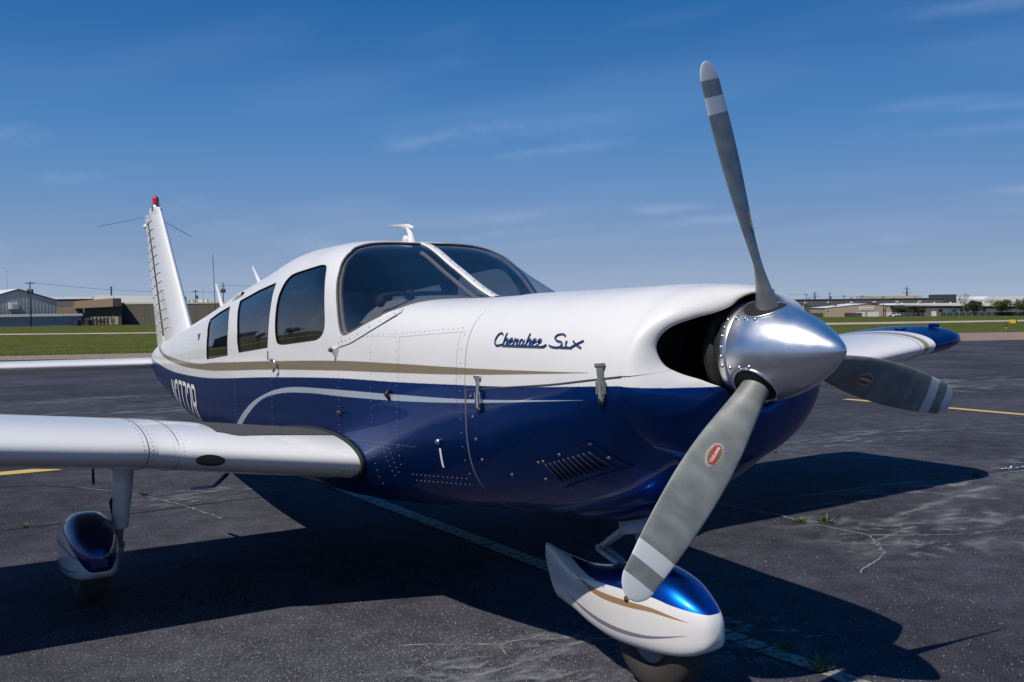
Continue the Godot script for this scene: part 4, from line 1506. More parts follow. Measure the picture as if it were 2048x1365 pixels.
func build_gear(plane: Node3D) -> void:
	var pms := []
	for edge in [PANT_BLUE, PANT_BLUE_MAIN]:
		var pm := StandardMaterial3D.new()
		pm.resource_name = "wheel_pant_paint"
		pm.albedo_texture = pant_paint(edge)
		pm.texture_repeat = false
		pm.roughness = 0.36
		pm.metallic = 1.0
		pm.metallic_texture = pant_mask
		gloss(pm, 1.0, 0.04)
		pms.append(pm)
	for w in [[Vector3(-0.40, 0, 0), 1.0, "nose_gear"], [Vector3(-2.79, 0.012, 1.588), 0.93, "main_gear"], [Vector3(-2.79, 0.012, -1.588), 0.93, "main_gear"]]:
		var at: Vector3 = w[0]
		var gear := Node3D.new()
		gear.name = w[2]
		plane.add_child(gear, true)
		gear.position = at
		var ps := sf()
		grid(ps, 64, 48, func(u, v): return pant_at(u, v, w[1]), func(p): return Vector2((p.x + 0.75) / 1.16, (0.55 - p.y) / 0.42))
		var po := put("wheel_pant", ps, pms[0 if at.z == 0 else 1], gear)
		po.position.y = 0.0 if at.z == 0 else -0.035
		var ty := sf()
		var prof := []
		for i in 25:
			var a := TAU * i / 24.0
			prof.append(Vector2(0.068 * signf(cos(a)) * pow(absf(cos(a)), 0.75), 0.146 + 0.064 * sin(a)))
		lathe(ty, prof, Transform3D(Basis(Vector3(0, 0, 1), Vector3(0, 1, 0), Vector3(-1, 0, 0)), Vector3(0, 0.21, 0)), 48)
		put("tyre", ty, M["tyre"], gear)
		var rm := sf()
		lathe(rm, [Vector2(-0.055, 0.0), Vector2(-0.055, 0.03), Vector2(-0.035, 0.045), Vector2(-0.03, 0.07), Vector2(-0.052, 0.088), Vector2(-0.052, 0.094), Vector2(0.052, 0.094), Vector2(0.052, 0.088), Vector2(0.03, 0.07), Vector2(0.035, 0.045), Vector2(0.055, 0.03), Vector2(0.055, 0.0)], Transform3D(Basis(Vector3(0, 0, 1), Vector3(0, 1, 0), Vector3(-1, 0, 0)), Vector3(0, 0.21, 0)), 36)
		put("wheel_rim", rm, M["rim_grey"], gear)
		for b in ([[-0.027, 0.361], [0.022, 0.269]] if at.z == 0 else [[0.10, 0.28]]):
			for s in [1.0, -1.0]:
				var z := 0.0
				for k in 200:
					var q := pant_at(acos(1.0 - 2.0 * (0.312 - b[0]) / 1.05) / PI, k / 800.0)
					if absf(q.y - b[1]) < 0.01:
						z = q.z * w[1]
				var bo := sf()
				tube(bo, [Vector3(b[0], b[1], s * z), Vector3(b[0], b[1], s * (z + 0.004))], [0.0145, 0.013], 14)
				tube(bo, [Vector3(b[0], b[1], s * z), Vector3(b[0], b[1], s * (z + 0.008))], 0.006, 6)
				put("pant_bolt", bo, M["rusty_bolt"], gear)
		if at.z == 0:
			var lg := sf()
			tube(lg, [Vector3(-0.14, 0.78, 0), Vector3(-0.115, 0.60, 0), Vector3(-0.11, 0.585, 0)], [0.042, 0.042, 0.036], 14)
			put("strut_housing", lg, M["dark_metal"], gear)
			var ol := sf()
			tube(ol, [Vector3(-0.112, 0.60, 0), Vector3(-0.06, 0.42, 0)], 0.024, 12)
			put("oleo_leg", ol, M["steel"], gear)
			var cl := sf()
			box(cl, Vector3(-0.118, 0.60, 0), Vector3(0.11, 0.05, 0.10), Basis(Vector3(0, 0, 1), 0.25))
			put("strut_collar", cl, M["blade_white"], gear)
			for k in [[Vector3(-0.16, 0.598, 0), Vector3(-0.345, 0.475, 0), "torque_link"], [Vector3(-0.345, 0.47, 0), Vector3(-0.13, 0.405, 0), "torque_link"]]:
				var tl := sf()
				for s in [-1, 1]:
					tube(tl, [k[0] + Vector3(0, 0, 0.022 * s), k[1] + Vector3(0, 0, 0.012 * s)], [0.011, 0.010], 7)
				box(tl, k[0].lerp(k[1], 0.5), Vector3(0.10, 0.008, 0.035), Basis(Vector3(0, 0, 1), atan2(k[1].y - k[0].y, k[1].x - k[0].x)))
				tube(tl, [k[1] + Vector3(0, 0, -0.025), k[1] + Vector3(0, 0, 0.025)], 0.012, 8)
				put(k[2], tl, M["blade_white"], gear)
			var fk := sf()
			tube(fk, [Vector3(-0.065, 0.44, 0), Vector3(-0.05, 0.38, 0)], 0.05, 12)
			put("fork_head", fk, M["blade_grey"], gear)
		else:
			var s := signf(at.z)
			var lg := sf()
			tube(lg, [Vector3(0.02, 0.72, -0.17 * s), Vector3(0.02, 0.52, -0.155 * s), Vector3(0.02, 0.36, -0.143 * s), Vector3(0.02, 0.352, -0.143 * s)], [0.056, 0.049, 0.040, 0.034], 18)
			put("strut_housing", lg, M["white_paint"], gear)
			var ol := sf()
			tube(ol, [Vector3(0.02, 0.36, -0.143 * s), Vector3(0.02, 0.27, -0.136 * s)], 0.019, 12)
			tube(ol, [Vector3(0.02, 0.285, -0.137 * s), Vector3(0.02, 0.272, -0.136 * s)], 0.028, 12)
			tube(ol, [Vector3(0.02, 0.27, -0.136 * s), Vector3(0.01, 0.21, -0.128 * s), Vector3(0.0, 0.20, -0.10 * s)], [0.03, 0.028, 0.022], 12)
			put("oleo_leg", ol, M["blade_grey"], gear)
			var tq := sf()
			tube(tq, [Vector3(-0.02, 0.37, -0.143 * s), Vector3(-0.13, 0.30, -0.14 * s), Vector3(-0.02, 0.23, -0.135 * s)], 0.010, 7)
			put("torque_link", tq, M["blade_white"], gear)
			var hs := sf()
			tube(hs, [Vector3(0.0, 0.50, -0.128 * s), Vector3(0.03, 0.53, -0.13 * s), Vector3(0.03, 0.49, -0.10 * s), Vector3(0.02, 0.43, -0.11 * s), Vector3(0.02, 0.37, -0.15 * s)], 0.008, 7)
			put("brake_hose", hs, M["rubber"], gear)
			var bd := sf()
			tube(bd, [Vector3(0, 0.21, -0.085 * s), Vector3(0, 0.21, -0.093 * s)], 0.075, 24)
			box(bd, Vector3(0.05, 0.20, -0.10 * s), Vector3(0.07, 0.09, 0.05))
			put("brake_disc", bd, M["blade_grey"], gear)

func build_antennas(plane: Node3D) -> void:
	var t := sf()
	tube(t, [Vector3(-2.385, 1.78, 0), Vector3(-2.385, 1.80, 0), Vector3(-2.40, 1.84, 0), Vector3(-2.43, 1.874, 0)], [0.038, 0.022, 0.016, 0.014], 10)
	tube(t, [Vector3(-2.36, 1.865, 0), Vector3(-2.42, 1.878, 0), Vector3(-2.65, 1.897, 0)], [0.008, 0.014, 0.006], 8)
	put("bent_antenna", t, M["white_paint"], plane)
	var dm := sf()
	ball(dm, Vector3(-2.46, 1.812, 0), Vector3(0.03, 0.02, 0.012), 6)
	put("antenna_foot", dm, M["white_paint"], plane)
	var v := sf()
	var p := fus(-3.28, t_of_z(-3.28, 0.10), 1.0)
	tube(v, [p, p + Vector3(0, 0.022, 0)], [0.075, 0.062], 18)
	put("roof_vent", v, M["white_paint"], plane)
	for a in [[-4.93, 1.54, 1.752, 0.045], [-5.90, 1.38, 1.64, 0.05]]:
		var b := sf()
		tube(b, [Vector3(a[0] + 0.12, a[1], 0), Vector3(a[0] + 0.05, a[1] + 0.09, 0), Vector3(a[0] - 0.10, a[2], 0)], [0.028, 0.018, 0.010], 8)
		put("blade_antenna", b, M["white_paint"], plane)
	var wh := sf()
	tube(wh, [Vector3(-6.04, 1.35, 0), Vector3(-6.04, 1.42, 0), Vector3(-6.08, 1.89, 0)], [0.008, 0.0035, 0.0028], 6)
	put("whip_antenna", wh, M["dark_metal"], plane)
	var sc := sf()
	var q := side_at(-3.93, 1.520, 0.0)
	var prof := []
	tube(sc, [q + Vector3(0.09, 0.012, 0.006), q + Vector3(0.02, 0.008, 0.006), q + Vector3(-0.15, -0.03, 0.0)], [0.016, 0.018, 0.004], 10, false)
	put("air_scoop", sc, M["white_paint"], plane)
	var ps := sf(true)
	box(ps, side_at(-4.85, 1.235, 0.002), Vector3(0.045, 0.05, 0.006))
	put("static_port", ps, M["grey_paint"], plane)

# ======================================================================= ground
func far_y(x: float, z: float) -> float:
	# the field falls gently away beyond the parking apron
	var d := -(x - 2.41) * 0.84 - (z - 2.45) * 0.54
	return (0.0103113 * (x - 2.41) + 0.0087381 * (z - 2.45)) * smoothstep(10.0, 36.0, d)

func on_ground(x: float, z: float, up := 0.0) -> Vector3:
	return Vector3(x, far_y(x, z) + up, z)

const APRON_EDGE := [Vector2(-160, 0.0), Vector2(-47.0, -26.4), Vector2(-39.4, -28.5), Vector2(-6.0, -36.8), Vector2(-1.6, -38.17), Vector2(80, -60.0)]   # (z, x)
const GRASS_EDGE := [Vector2(-160, -14.0), Vector2(-66, -37.6), Vector2(-52, -40.97), Vector2(-48.4, -41.13), Vector2(-7.5, -42.4), Vector2(-2.1, -43.3), Vector2(80, -62.0)]
const PATH_NEAR := [Vector2(-300, -68.0), Vector2(-138, -79.3), Vector2(-96.5, -80.8), Vector2(-21.1, -103.7), Vector2(-8.8, -109.5), Vector2(150, -170.0)]
const PATH_FAR := [Vector2(-300, -76.0), Vector2(-162, -93.6), Vector2(-116.7, -97.8), Vector2(-23.4, -112.9), Vector2(-10.1, -119.4), Vector2(150, -182.0)]

func strip(called: String, z0: float, z1: float, nz: int, e0: Callable, e1: Callable, nx: int, up: float, m: Material) -> MeshInstance3D:
	var st := sf()
	grid(st, nz, nx, func(u, v):
		var z := lerpf(z0, z1, u)
		var x := lerpf(e0.call(z), e1.call(z), v)
		return on_ground(x, z, up))
	return put(called, st, m)

func asphalt_image(size: int, seed_: int) -> Image:
	var im := Image.create(size, size, true, Image.FORMAT_RGB8)
	var r := RandomNumberGenerator.new()
	r.seed = seed_
	var fn := FastNoiseLite.new()
	fn.seed = seed_
	fn.noise_type = FastNoiseLite.TYPE_SIMPLEX_SMOOTH
	fn.frequency = 0.012
	fn.fractal_octaves = 5
	var broad := fn.get_seamless_image(size, size)
	var data := PackedByteArray()
	data.resize(size * size * 3)
	var bd := broad.get_data()
	var step := 1 if broad.get_format() == Image.FORMAT_L8 else 4
	for i in size * size:
		var n := bd[i * step] / 255.0
		var g := 69.0 + 22.0 * (n - 0.5) + (r.randf() + r.randf() - 1.0) * 40.0
		if r.randf() < 0.022:
			g += 45.0 * r.randf()
		data[i * 3] = int(clampf(g, 0, 255))
		data[i * 3 + 1] = int(clampf(g * 1.005, 0, 255))
		data[i * 3 + 2] = int(clampf(g * 1.10 + 2, 0, 255))
	im = Image.create_from_data(size, size, false, Image.FORMAT_RGB8, data)
	for k in 1500:
		var x := r.randi_range(1, size - 3)
		var y := r.randi_range(1, size - 3)
		var g := r.randf_range(0.30, 0.62)
		im.set_pixel(x, y, Color(g, g * 0.985, g * 0.95))
		if r.randf() < 0.35:
			im.set_pixel(x + 1, y, Color(g * 0.9, g * 0.89, g * 0.87))
		if r.randf() < 0.15:
			im.set_pixel(x, y + 1, Color(g * 0.85, g * 0.84, g * 0.8))
	im.generate_mipmaps()
	return im

func build_ground() -> void:
	var asp := mt("asphalt", 1, 1, 1, 0.92)
	asp.albedo_color = Color.WHITE
	asp.albedo_texture = ImageTexture.create_from_image(asphalt_image(1024, 31))
	asp.uv1_triplanar = true
	asp.uv1_world_triplanar = true
	asp.uv1_scale = Vector3(0.31, 0.31, 0.31)
	asp.detail_enabled = true
	asp.detail_blend_mode = BaseMaterial3D.BLEND_MODE_MUL
	asp.detail_albedo = noise_tex(0.006, 1024, [[0.2, 0.60, 0.60, 0.60], [0.42, 0.74, 0.74, 0.75], [0.6, 0.90, 0.90, 0.90], [0.8, 1.0, 1.0, 1.0]], 8, 6)
	asp.detail_uv_layer = BaseMaterial3D.DETAIL_UV_2
	asp.uv2_triplanar = true
	asp.uv2_world_triplanar = true
	asp.uv2_scale = Vector3(0.045, 0.045, 0.045)
	asp.heightmap_enabled = true
	asp.heightmap_texture = asp.albedo_texture
	asp.heightmap_scale = 0.35
	var gr := mt("grass_ground", 1, 1, 1, 1.0)
	gr.albedo_color = Color.WHITE
	gr.albedo_texture = noise_tex(0.012, 1024, [[0.25, 0.165, 0.132, 0.075], [0.40, 0.125, 0.122, 0.045], [0.56, 0.072, 0.125, 0.018], [0.8, 0.120, 0.135, 0.042]], 2, 6)
	gr.uv1_triplanar = true
	gr.uv1_world_triplanar = true
	gr.uv1_scale = Vector3(0.022, 0.022, 0.022)
	gr.detail_enabled = true
	gr.detail_blend_mode = BaseMaterial3D.BLEND_MODE_MUL
	gr.detail_albedo = noise_tex(0.05, 512, [[0.2, 0.45, 0.45, 0.42], [0.7, 1, 1, 1]], 18, 4)
	gr.detail_uv_layer = BaseMaterial3D.DETAIL_UV_2
	gr.uv2_triplanar = true
	gr.uv2_world_triplanar = true
	gr.uv2_scale = Vector3(0.12, 0.12, 0.12)
	gr.metallic_specular = 0.0
	asp.metallic_specular = 0.2
	var conc := mt("concrete", 1, 1, 1, 0.95)
	conc.albedo_color = Color.WHITE
	conc.albedo_texture = noise_tex(0.02, 512, [[0.2, 0.20, 0.135, 0.095], [0.6, 0.255, 0.185, 0.135], [0.85, 0.29, 0.215, 0.165]], 6, 6)
	conc.uv1_triplanar = true
	conc.uv1_world_triplanar = true
	conc.uv1_scale = Vector3(0.08, 0.3, 0.3)
	var pale := mt("pale_concrete", 1, 1, 1, 0.95)
	pale.albedo_color = Color.WHITE
	pale.albedo_texture = noise_tex(0.02, 512, [[0.2, 0.30, 0.25, 0.17], [0.6, 0.40, 0.35, 0.26], [0.85, 0.5, 0.46, 0.38]], 7, 5)
	pale.uv1_triplanar = true
	pale.uv1_world_triplanar = true
	pale.uv1_scale = Vector3(0.03, 0.03, 0.03)
	mt("yellow_line", 0.50, 0.37, 0.12, 0.8)

	# terrain: one sheet out to the horizon, finer near the apron
	var g := sf()
	var lines := [-2600.0, -1800.0, -1200.0, -800.0, -560.0, -400.0, -300.0, -230.0, -180.0, -140.0, -110.0, -90.0, -75.0, -62.0, -54.0, -48.0, -43.0, -38.0, -33.0, -28.0, -24.0, -20.0, -16.0, -12.0, -8.0, -4.0, 0.0, 5.0, 20.0, 60.0, 140.0, 300.0, 700.0, 1500.0, 2600.0]
	for i in lines.size() - 1:
		for j in lines.size() - 1:
			var q := []
			for c in [[0, 0], [0, 1], [1, 1], [1, 0]]:
				var x: float = lines[i + c[0]]
				var z: float = lines[j + c[1]]
				q.append(on_ground(x, z, -0.05))
			quad(g, q[0], q[1], q[2], q[3])
	var ter := put("grass_field", g, gr)
	structure(ter, "flat grassy airfield running out to the far buildings", "ground")
	var ap := strip("apron", -150, 80, 230, func(_z): return 30.0, func(z): return crv(APRON_EDGE, z), 90, 0.0, asp)
	structure(ap, "worn dark asphalt parking apron under the airplane", "pavement")
	var tn := strip("concrete_band", -150, 80, 150, func(z): return crv(APRON_EDGE, z) + 0.2, func(z): return crv(GRASS_EDGE, z), 6, -0.008, conc)
	structure(tn, "band of tan concrete along the far edge of the asphalt apron", "pavement")
	var dk := strip("asphalt_strip", -150, -43, 60, func(z): return crv(GRASS_EDGE, z) + 0.1, func(z): return crv(GRASS_EDGE, z) - 0.4 - 0.07 * (-43.0 - z), 3, -0.016, asp)
	structure(dk, "narrow dark strip of old asphalt between tan concrete and grass", "pavement")
	var pt := strip("taxiway", -290, 150, 160, func(z): return crv(PATH_NEAR, z), func(z): return crv(PATH_FAR, z), 6, -0.02, pale)
	structure(pt, "pale concrete taxiway crossing the grass field", "taxiway")

	# painted lines
	var lm := mt("worn_white_line", 1, 1, 1, 0.9)
	lm.albedo_color = Color.WHITE
	lm.albedo_texture = noise_tex(0.03, 512, [[0.0, 0.06, 0.06, 0.06], [0.28, 0.07, 0.068, 0.064], [0.38, 0.20, 0.19, 0.165], [0.8, 0.29, 0.275, 0.235]], 14, 5)
	lm.uv1_triplanar = true
	lm.uv1_world_triplanar = true
	lm.uv1_scale = Vector3(1.1, 1.1, 1.1)
	var r := RandomNumberGenerator.new()
	r.seed = 4
	var wl := sf()
	var z0 := []
	var z1 := []
	var xs := []
	for i in 460:
		xs.append(-9.0 + 0.02 * i)
		z0.append(-0.705 + r.randf_range(-0.004, 0.004))
		z1.append(-0.590 + r.randf_range(-0.004, 0.004) - (0.0 if xs[i] < -1.0 else clampf((xs[i] + 1.0) * 0.03, 0, 0.025)))
	for i in 459:
		# paint flaked away in places
		if r.randf() < (0.02 if xs[i] < -1.2 else 0.10):
			continue
		quad(wl, Vector3(xs[i], 0.004, z0[i]), Vector3(xs[i + 1], 0.004, z0[i + 1]), Vector3(xs[i + 1], 0.004, z1[i + 1]), Vector3(xs[i], 0.004, z1[i]))
	structure(put("painted_line", wl, lm), "worn white parking line running beneath the airplane", "painted line")
	var yl := sf()
	for s in [[-7.23, 6.0, -9.66, -9.50], [-26, -9.2, -9.66, -9.50]]:
		for i in 40:
			var xa := lerpf(s[0], s[1], i / 40.0)
			var xb := lerpf(s[0], s[1], (i + 1) / 40.0)
			if s[0] > -10:
				quad(yl, on_ground(xa, s[2], 0.004), on_ground(xb, s[2], 0.004), on_ground(xb, s[3], 0.004), on_ground(xa, s[3], 0.004))
	structure(put("painted_line", yl, M["yellow_line"]), "yellow taxi line on the asphalt beyond the propeller", "painted line")
	var yl2 := sf()
	quad(yl2, Vector3(-7.46, 0.004, 1.06), Vector3(-7.26, 0.004, 1.06), Vector3(-7.36, 0.004, 9.0), Vector3(-7.56, 0.004, 9.0))
	structure(put("painted_line", yl2, M["yellow_line"]), "yellow line on the asphalt behind the near wing", "painted line")

	# cracks: dark sealed joints and pale weathered ones
	mt("crack_dark", 0.012, 0.012, 0.013, 0.95)
	mt("crack_pale", 0.21, 0.215, 0.225, 0.95)
	var dark := [[[-4.95, 4.0], [-4.86, 1.78], [-4.86, 1.45], [-4.91, 0.99], [-4.96, 0.25], [-4.94, -0.73], [-4.98, -2.0]], [[-6.9, 3.2], [-6.64, 1.61], [-6.54, 1.36], [-6.08, 0.94], [-5.9, 0.88]], [[-21.57, 0.15], [-15.5, -0.4], [-13, -1.2]], [[-18, 6], [-17.4, 1], [-18.1, -2.2], [-17.6, -9.0]], [[-0.9, -0.75], [-0.55, -0.72], [-0.2, -0.69]], [[-12.0, 4.0], [-11.7, 0.6], [-11.9, -3.0]]]
	for c in dark:
		structure(put("sealed_crack", crack(c, 0.034 if c[0][0] < -4.8 and c[0][0] > -5.2 else 0.022, r, 0.003), M["crack_dark"]), "dark tar-sealed crack across the asphalt", "crack")
	var pale_c := [[[-6.27, 1.1], [-5.87, 0.87], [-5.47, 0.7], [-4.96, 0.56], [-4.33, 0.46]], [[-4.6, -4.9], [-4.58, -5.15], [-4.58, -5.87], [-4.49, -6.72], [-4.21, -7.56], [-3.97, -8.61], [-3.7, -10.5]], [[-4.62, -4.4], [-4.44, -4.76], [-3.93, -4.81], [-3.38, -5.25], [-3.2, -5.5]],
		[[-2.9, -2.6], [-2.24, -2.68], [-2.02, -2.65], [-1.7, -2.68], [-1.53, -2.69], [-1.42, -2.84], [-1.2, -3.2]], [[-2.02, -2.65], [-2.0, -2.8], [-1.86, -2.86]], [[-2.62, -3.2], [-2.5, -4.64], [-2.3, -5.3], [-2.2, -7.0]], [[-8.75, -11.45], [-8.49, -12.58], [-6.64, -13.21]], [[-1.16, 0.23], [-1.14, -0.02], [-1.02, -0.10], [-0.92, -0.25]], [[-1.4, 0.6], [-1.16, 0.23], [-1.0, 0.3]], [[-1.53, -2.69], [-1.2, -2.4], [-1.0, -1.9]], [[-3.9, -7.6], [-2.9, -8.3], [-2.0, -9.6]]]
	for c in pale_c:
		structure(put("weathered_crack", crack(c, 0.012, r, 0.003), M["crack_pale"]), "pale weathered crack in the asphalt", "crack")

	# whitish mineral stains washed over the asphalt, each a thin sheet of its own
	var si := stain_texture()
	var sm := StandardMaterial3D.new()
	sm.resource_name = "mineral_stain"
	sm.albedo_color = Color(0.24, 0.255, 0.275).linear_to_srgb()
	sm.albedo_texture = si
	sm.transparency = BaseMaterial3D.TRANSPARENCY_ALPHA
	sm.roughness = 0.95
	M["stain"] = sm
	var k := 0
	for s in [[-1.65, -4.2, 1.5, 2.6, 0.3], [-1.35, -2.9, 0.65, 0.9, 1.2], [-0.85, 0.10, 0.55, 1.0, 2.0], [-1.8, -6.3, 1.5, 2.0, 0.9], [-4.4, -6.4, 0.6, 2.0, 1.5], [-5.3, 0.3, 0.5, 1.0, 2.2], [-0.6, -0.72, 0.5, 0.45, 0.2], [-8.0, -13.5, 2.0, 4.0, 0.6], [-12.0, -2.5, 2.0, 5.0, 1.1], [-3.0, -11.5, 1.5, 3.0, 0.4], [-9.5, 2.0, 1.0, 3.0, 0.9], [-14.5, -0.5, 0.7, 3.5, 1.7], [-0.75, 0.6, 0.6, 0.8, 0.5]]:
		var st := sf()
		var bs := Basis(Vector3.UP, s[4])
		var nn := 8
		for i in nn:
			for j in nn:
				for q in [[0, 0], [0, 1], [1, 1], [0, 0], [1, 1], [1, 0]]:
					var u := float(i + q[0]) / nn
					var v := float(j + q[1]) / nn
					var p := Vector3((u - 0.5) * 2.0 * s[2], 0, (v - 0.5) * 2.0 * s[3])
					st.set_uv(Vector2(u, v))
					st.add_vertex(on_ground(s[0] + p.x, s[1] + p.z, 0.0055 + 0.0006 * k))
		var o := put("mineral_stain", st, sm)
		structure(o, "whitish mineral stain washed over the asphalt", "stain")
		k += 1

	# loose light grit on the apron
	var gm := mt("grit", 0.36, 0.35, 0.33, 0.9)
	var gt := []
	for i in 7500:
		var d := pow(r.randf(), 1.5)
		var az := r.randf_range(-0.55, 0.55)
		var dir := Vector2(-0.84, -0.54).rotated(az)
		var p := Vector2(2.41, 2.45) + dir * lerpf(3.3, 11.0, d)
		var s := r.randf_range(0.0008, 0.0026)
		gt.append(Transform3D(Basis(Vector3.UP, r.randf() * TAU).scaled(Vector3(s * r.randf_range(0.8, 1.8), s * 0.6, s)), Vector3(p.x, 0.001, p.y)))
	for i in 5500:
		var p := Vector2(-1.55 + r.randfn(0, 0.5), 1.25 + r.randfn(0, 0.45)) if i % 2 == 0 else Vector2(-1.0 + r.randfn(0, 0.35), 0.5 + r.randfn(0, 0.35))
		var s := r.randf_range(0.0007, 0.0024)
		gt.append(Transform3D(Basis(Vector3.UP, r.randf() * TAU).scaled(Vector3(s * r.randf_range(0.8, 1.8), s * 0.6, s)), Vector3(p.x, 0.001, p.y)))
	var gmesh := sf()
	ball(gmesh, Vector3.ZERO, Vector3.ONE, 3)
	gmesh.generate_normals()
	var go := stuff("loose_grit", gmesh.commit(), gm, gt)
	tag(go, "pale loose grit scattered over the dark asphalt", "grit")

	# rough tufts along the edge of the field
	var tm := mt("grass_blades", 0.12, 0.17, 0.030, 0.9)
	tm.backlight_enabled = true
	tm.backlight = Color(0.05, 0.08, 0.01)
	var tf := sf(true)
	for i in 9:
		var a := TAU * i / 9.0 + r.randf()
		var d := Vector3(cos(a), 0, sin(a))
		var b := d * 0.05
		var t := d * r.randf_range(0.12, 0.3) + Vector3(0, r.randf_range(0.5, 1.0), 0)
		var w := Vector3(-d.z, 0, d.x) * 0.045
		tf.add_vertex(b - w)
		tf.add_vertex(t)
		tf.add_vertex(b + w)
	tf.generate_normals()
	var tx := []
	for i in 9000:
		var z := r.randf_range(-95, 25)
		var e := crv(GRASS_EDGE, z) - (0.0 if z > -43 else 0.4 + 0.07 * (-43.0 - z))
		var x := e + 0.12 - absf(r.randfn(0, 0.9)) if i % 3 > 0 else e - r.randf() * 14.0
		var s := r.randf_range(0.06, 0.17) * (1.0 if i % 3 > 0 else 0.8)
		tx.append(Transform3D(Basis(Vector3.UP, r.randf() * TAU).scaled(Vector3(s * 1.8, s, s * 1.8)), on_ground(x, z, -0.05)))
	var to := stuff("grass_tufts", tf.commit(), tm, tx)
	tag(to, "rough green grass tufts along the edge of the concrete", "grass")

func crack(pts: Array, w: float, r: RandomNumberGenerator, up: float) -> SurfaceTool:
	var st := sf()
	var P := []
	for i in pts.size() - 1:
		var a := Vector2(pts[i][0], pts[i][1])
		var b := Vector2(pts[i + 1][0], pts[i + 1][1])
		var n := maxi(3, int(a.distance_to(b) / 0.035))
		for k in n:
			var p := a.lerp(b, k / float(n))
			P.append(p + Vector2(r.randfn(0, 0.006), r.randfn(0, 0.006)))
	var A := []
	var B := []
	for i in P.size():
		var d: Vector2 = (P[mini(i + 1, P.size() - 1)] - P[maxi(i - 1, 0)]).normalized().orthogonal()
		var h := w * r.randf_range(0.15, 0.75)
		A.append(on_ground(P[i].x + d.x * h, P[i].y + d.y * h, up))
		B.append(on_ground(P[i].x - d.x * h, P[i].y - d.y * h, up))
	for i in P.size() - 1:
		quad(st, A[i], A[i + 1], B[i + 1], B[i])
	return st

func stain_texture() -> ImageTexture:
	var n := 512
	var im := Image.create(n, n, true, Image.FORMAT_RGBA8)
	var a := FastNoiseLite.new()
	a.seed = 41
	a.frequency = 0.012
	a.fractal_octaves = 5
	a.fractal_type = FastNoiseLite.FRACTAL_RIDGED
	var b := FastNoiseLite.new()
	b.seed = 43
	b.frequency = 0.009
	b.fractal_octaves = 5
	for j in n:
		for i in n:
			var d := Vector2(i - n / 2.0, j - n / 2.0).length() / (n / 2.0)
			var v := smoothstep(0.15, 0.95, a.get_noise_2d(i, j)) * 0.75 + 0.30 * smoothstep(-0.1, 0.6, b.get_noise_2d(i, j))
			v *= smoothstep(-0.25, 0.35, b.get_noise_2d(i + 900, j))
			v *= smoothstep(1.0, 0.35, d)
			im.set_pixel(i, j, Color(1, 1, 1, clampf(v * 0.80, 0, 1)))
	im.generate_mipmaps()
	return ImageTexture.create_from_image(im)

# ======================================================================= background
func facing(l: Vector2, r: Vector2, turn := 0.0) -> Transform3D:
	# origin at the left foot of a facade, x along it to the right foot, z towards the viewer
	var d := (r - l).normalized().rotated(turn)
	var x := Vector3(d.x, 0, d.y)
	return Transform3D(Basis(x, Vector3.UP, x.cross(Vector3.UP)), Vector3(l.x, minf(far_y(l.x, l.y), far_y(r.x, r.y)) - 0.1, l.y))

func building(n: String, label: String, l: Vector2, r: Vector2, group := "", turn := 0.0) -> Node3D:
	var o := thing(n, label, "building", Vector3.ZERO, 0.0, group)
	o.transform = facing(l, r, turn)
	return o

func slab_box(n: String, parent: Node, m: Material, x0: float, x1: float, y0: float, y1: float, z0: float, z1: float) -> MeshInstance3D:
	var st := sf(true)
	box(st, Vector3((x0 + x1) / 2, (y0 + y1) / 2, (z0 + z1) / 2), Vector3(x1 - x0, y1 - y0, z1 - z0))
	return put(n, st, m, parent)

func gable(n: String, parent: Node, m: Material, prof: Array, z0: float, z1: float) -> MeshInstance3D:
	# a solid with that outline (x, y) between two depths
	var st := sf(true)
	var poly := PackedVector2Array(prof)
	var idx := Geometry2D.triangulate_polygon(poly)
	for z in [z0, z1]:
		for i in range(0, idx.size(), 3):
			var t := [idx[i], idx[i + 1], idx[i + 2]]
			if z == z1:
				t.reverse()
			for k in t:
				st.add_vertex(Vector3(poly[k].x, poly[k].y, z))
	for i in poly.size():
		var a := poly[i]
		var b := poly[(i + 1) % poly.size()]
		quad(st, Vector3(a.x, a.y, z0), Vector3(b.x, b.y, z0), Vector3(b.x, b.y, z1), Vector3(a.x, a.y, z1))
	return put(n, st, m, parent)

func pole(n: String, label: String, at: Vector2, h: float, arms: Array, group: String, boxes := 0, lean := 0.0) -> Node3D:
	var o := thing(n, label, "utility pole", on_ground(at.x, at.y, -0.2), atan2(at.x - 2.4, at.y - 2.4), group)
	var st := sf()
	tube(st, [Vector3(0, 0, 0), Vector3(lean * h, h, 0)], [0.17, 0.12], 8)
	put("post", st, M["pole_wood"], o)
	for a in arms:
		var ar := sf(true)
		box(ar, Vector3(lean * h, h * a[0], 0), Vector3(a[1], 0.16, 0.14))
		var c := put("crossarm", ar, M["pole_wood"], o)
		for k in [-0.45, -0.2, 0.2, 0.45]:
			var ins := sf()
			tube(ins, [Vector3(lean * h + a[1] * k, h * a[0] + 0.08, 0), Vector3(lean * h + a[1] * k, h * a[0] + 0.30, 0)], 0.06, 6)
			put("insulator", ins, M["far_grey"], c)
	for k in boxes:
		var tr := sf()
		tube(tr, [Vector3(lean * h - 0.42 + 0.84 * k, h * 0.74, 0.1), Vector3(lean * h - 0.42 + 0.84 * k, h * 0.84, 0.1)], 0.28, 10)
		put("transformer", tr, M["far_dark"], o)
	return o

func wire(n: String, a: Vector3, b: Vector3, sag: float, label: String) -> void:
	var st := sf()
	var p := []
	for i in 17:
		var t := i / 16.0
		p.append(a.lerp(b, t) - Vector3(0, sag * 4.0 * t * (1.0 - t), 0))
	tube(st, p, 0.035, 4, false)
	tag(put(n, st, M["far_dark"]), label, "power line")

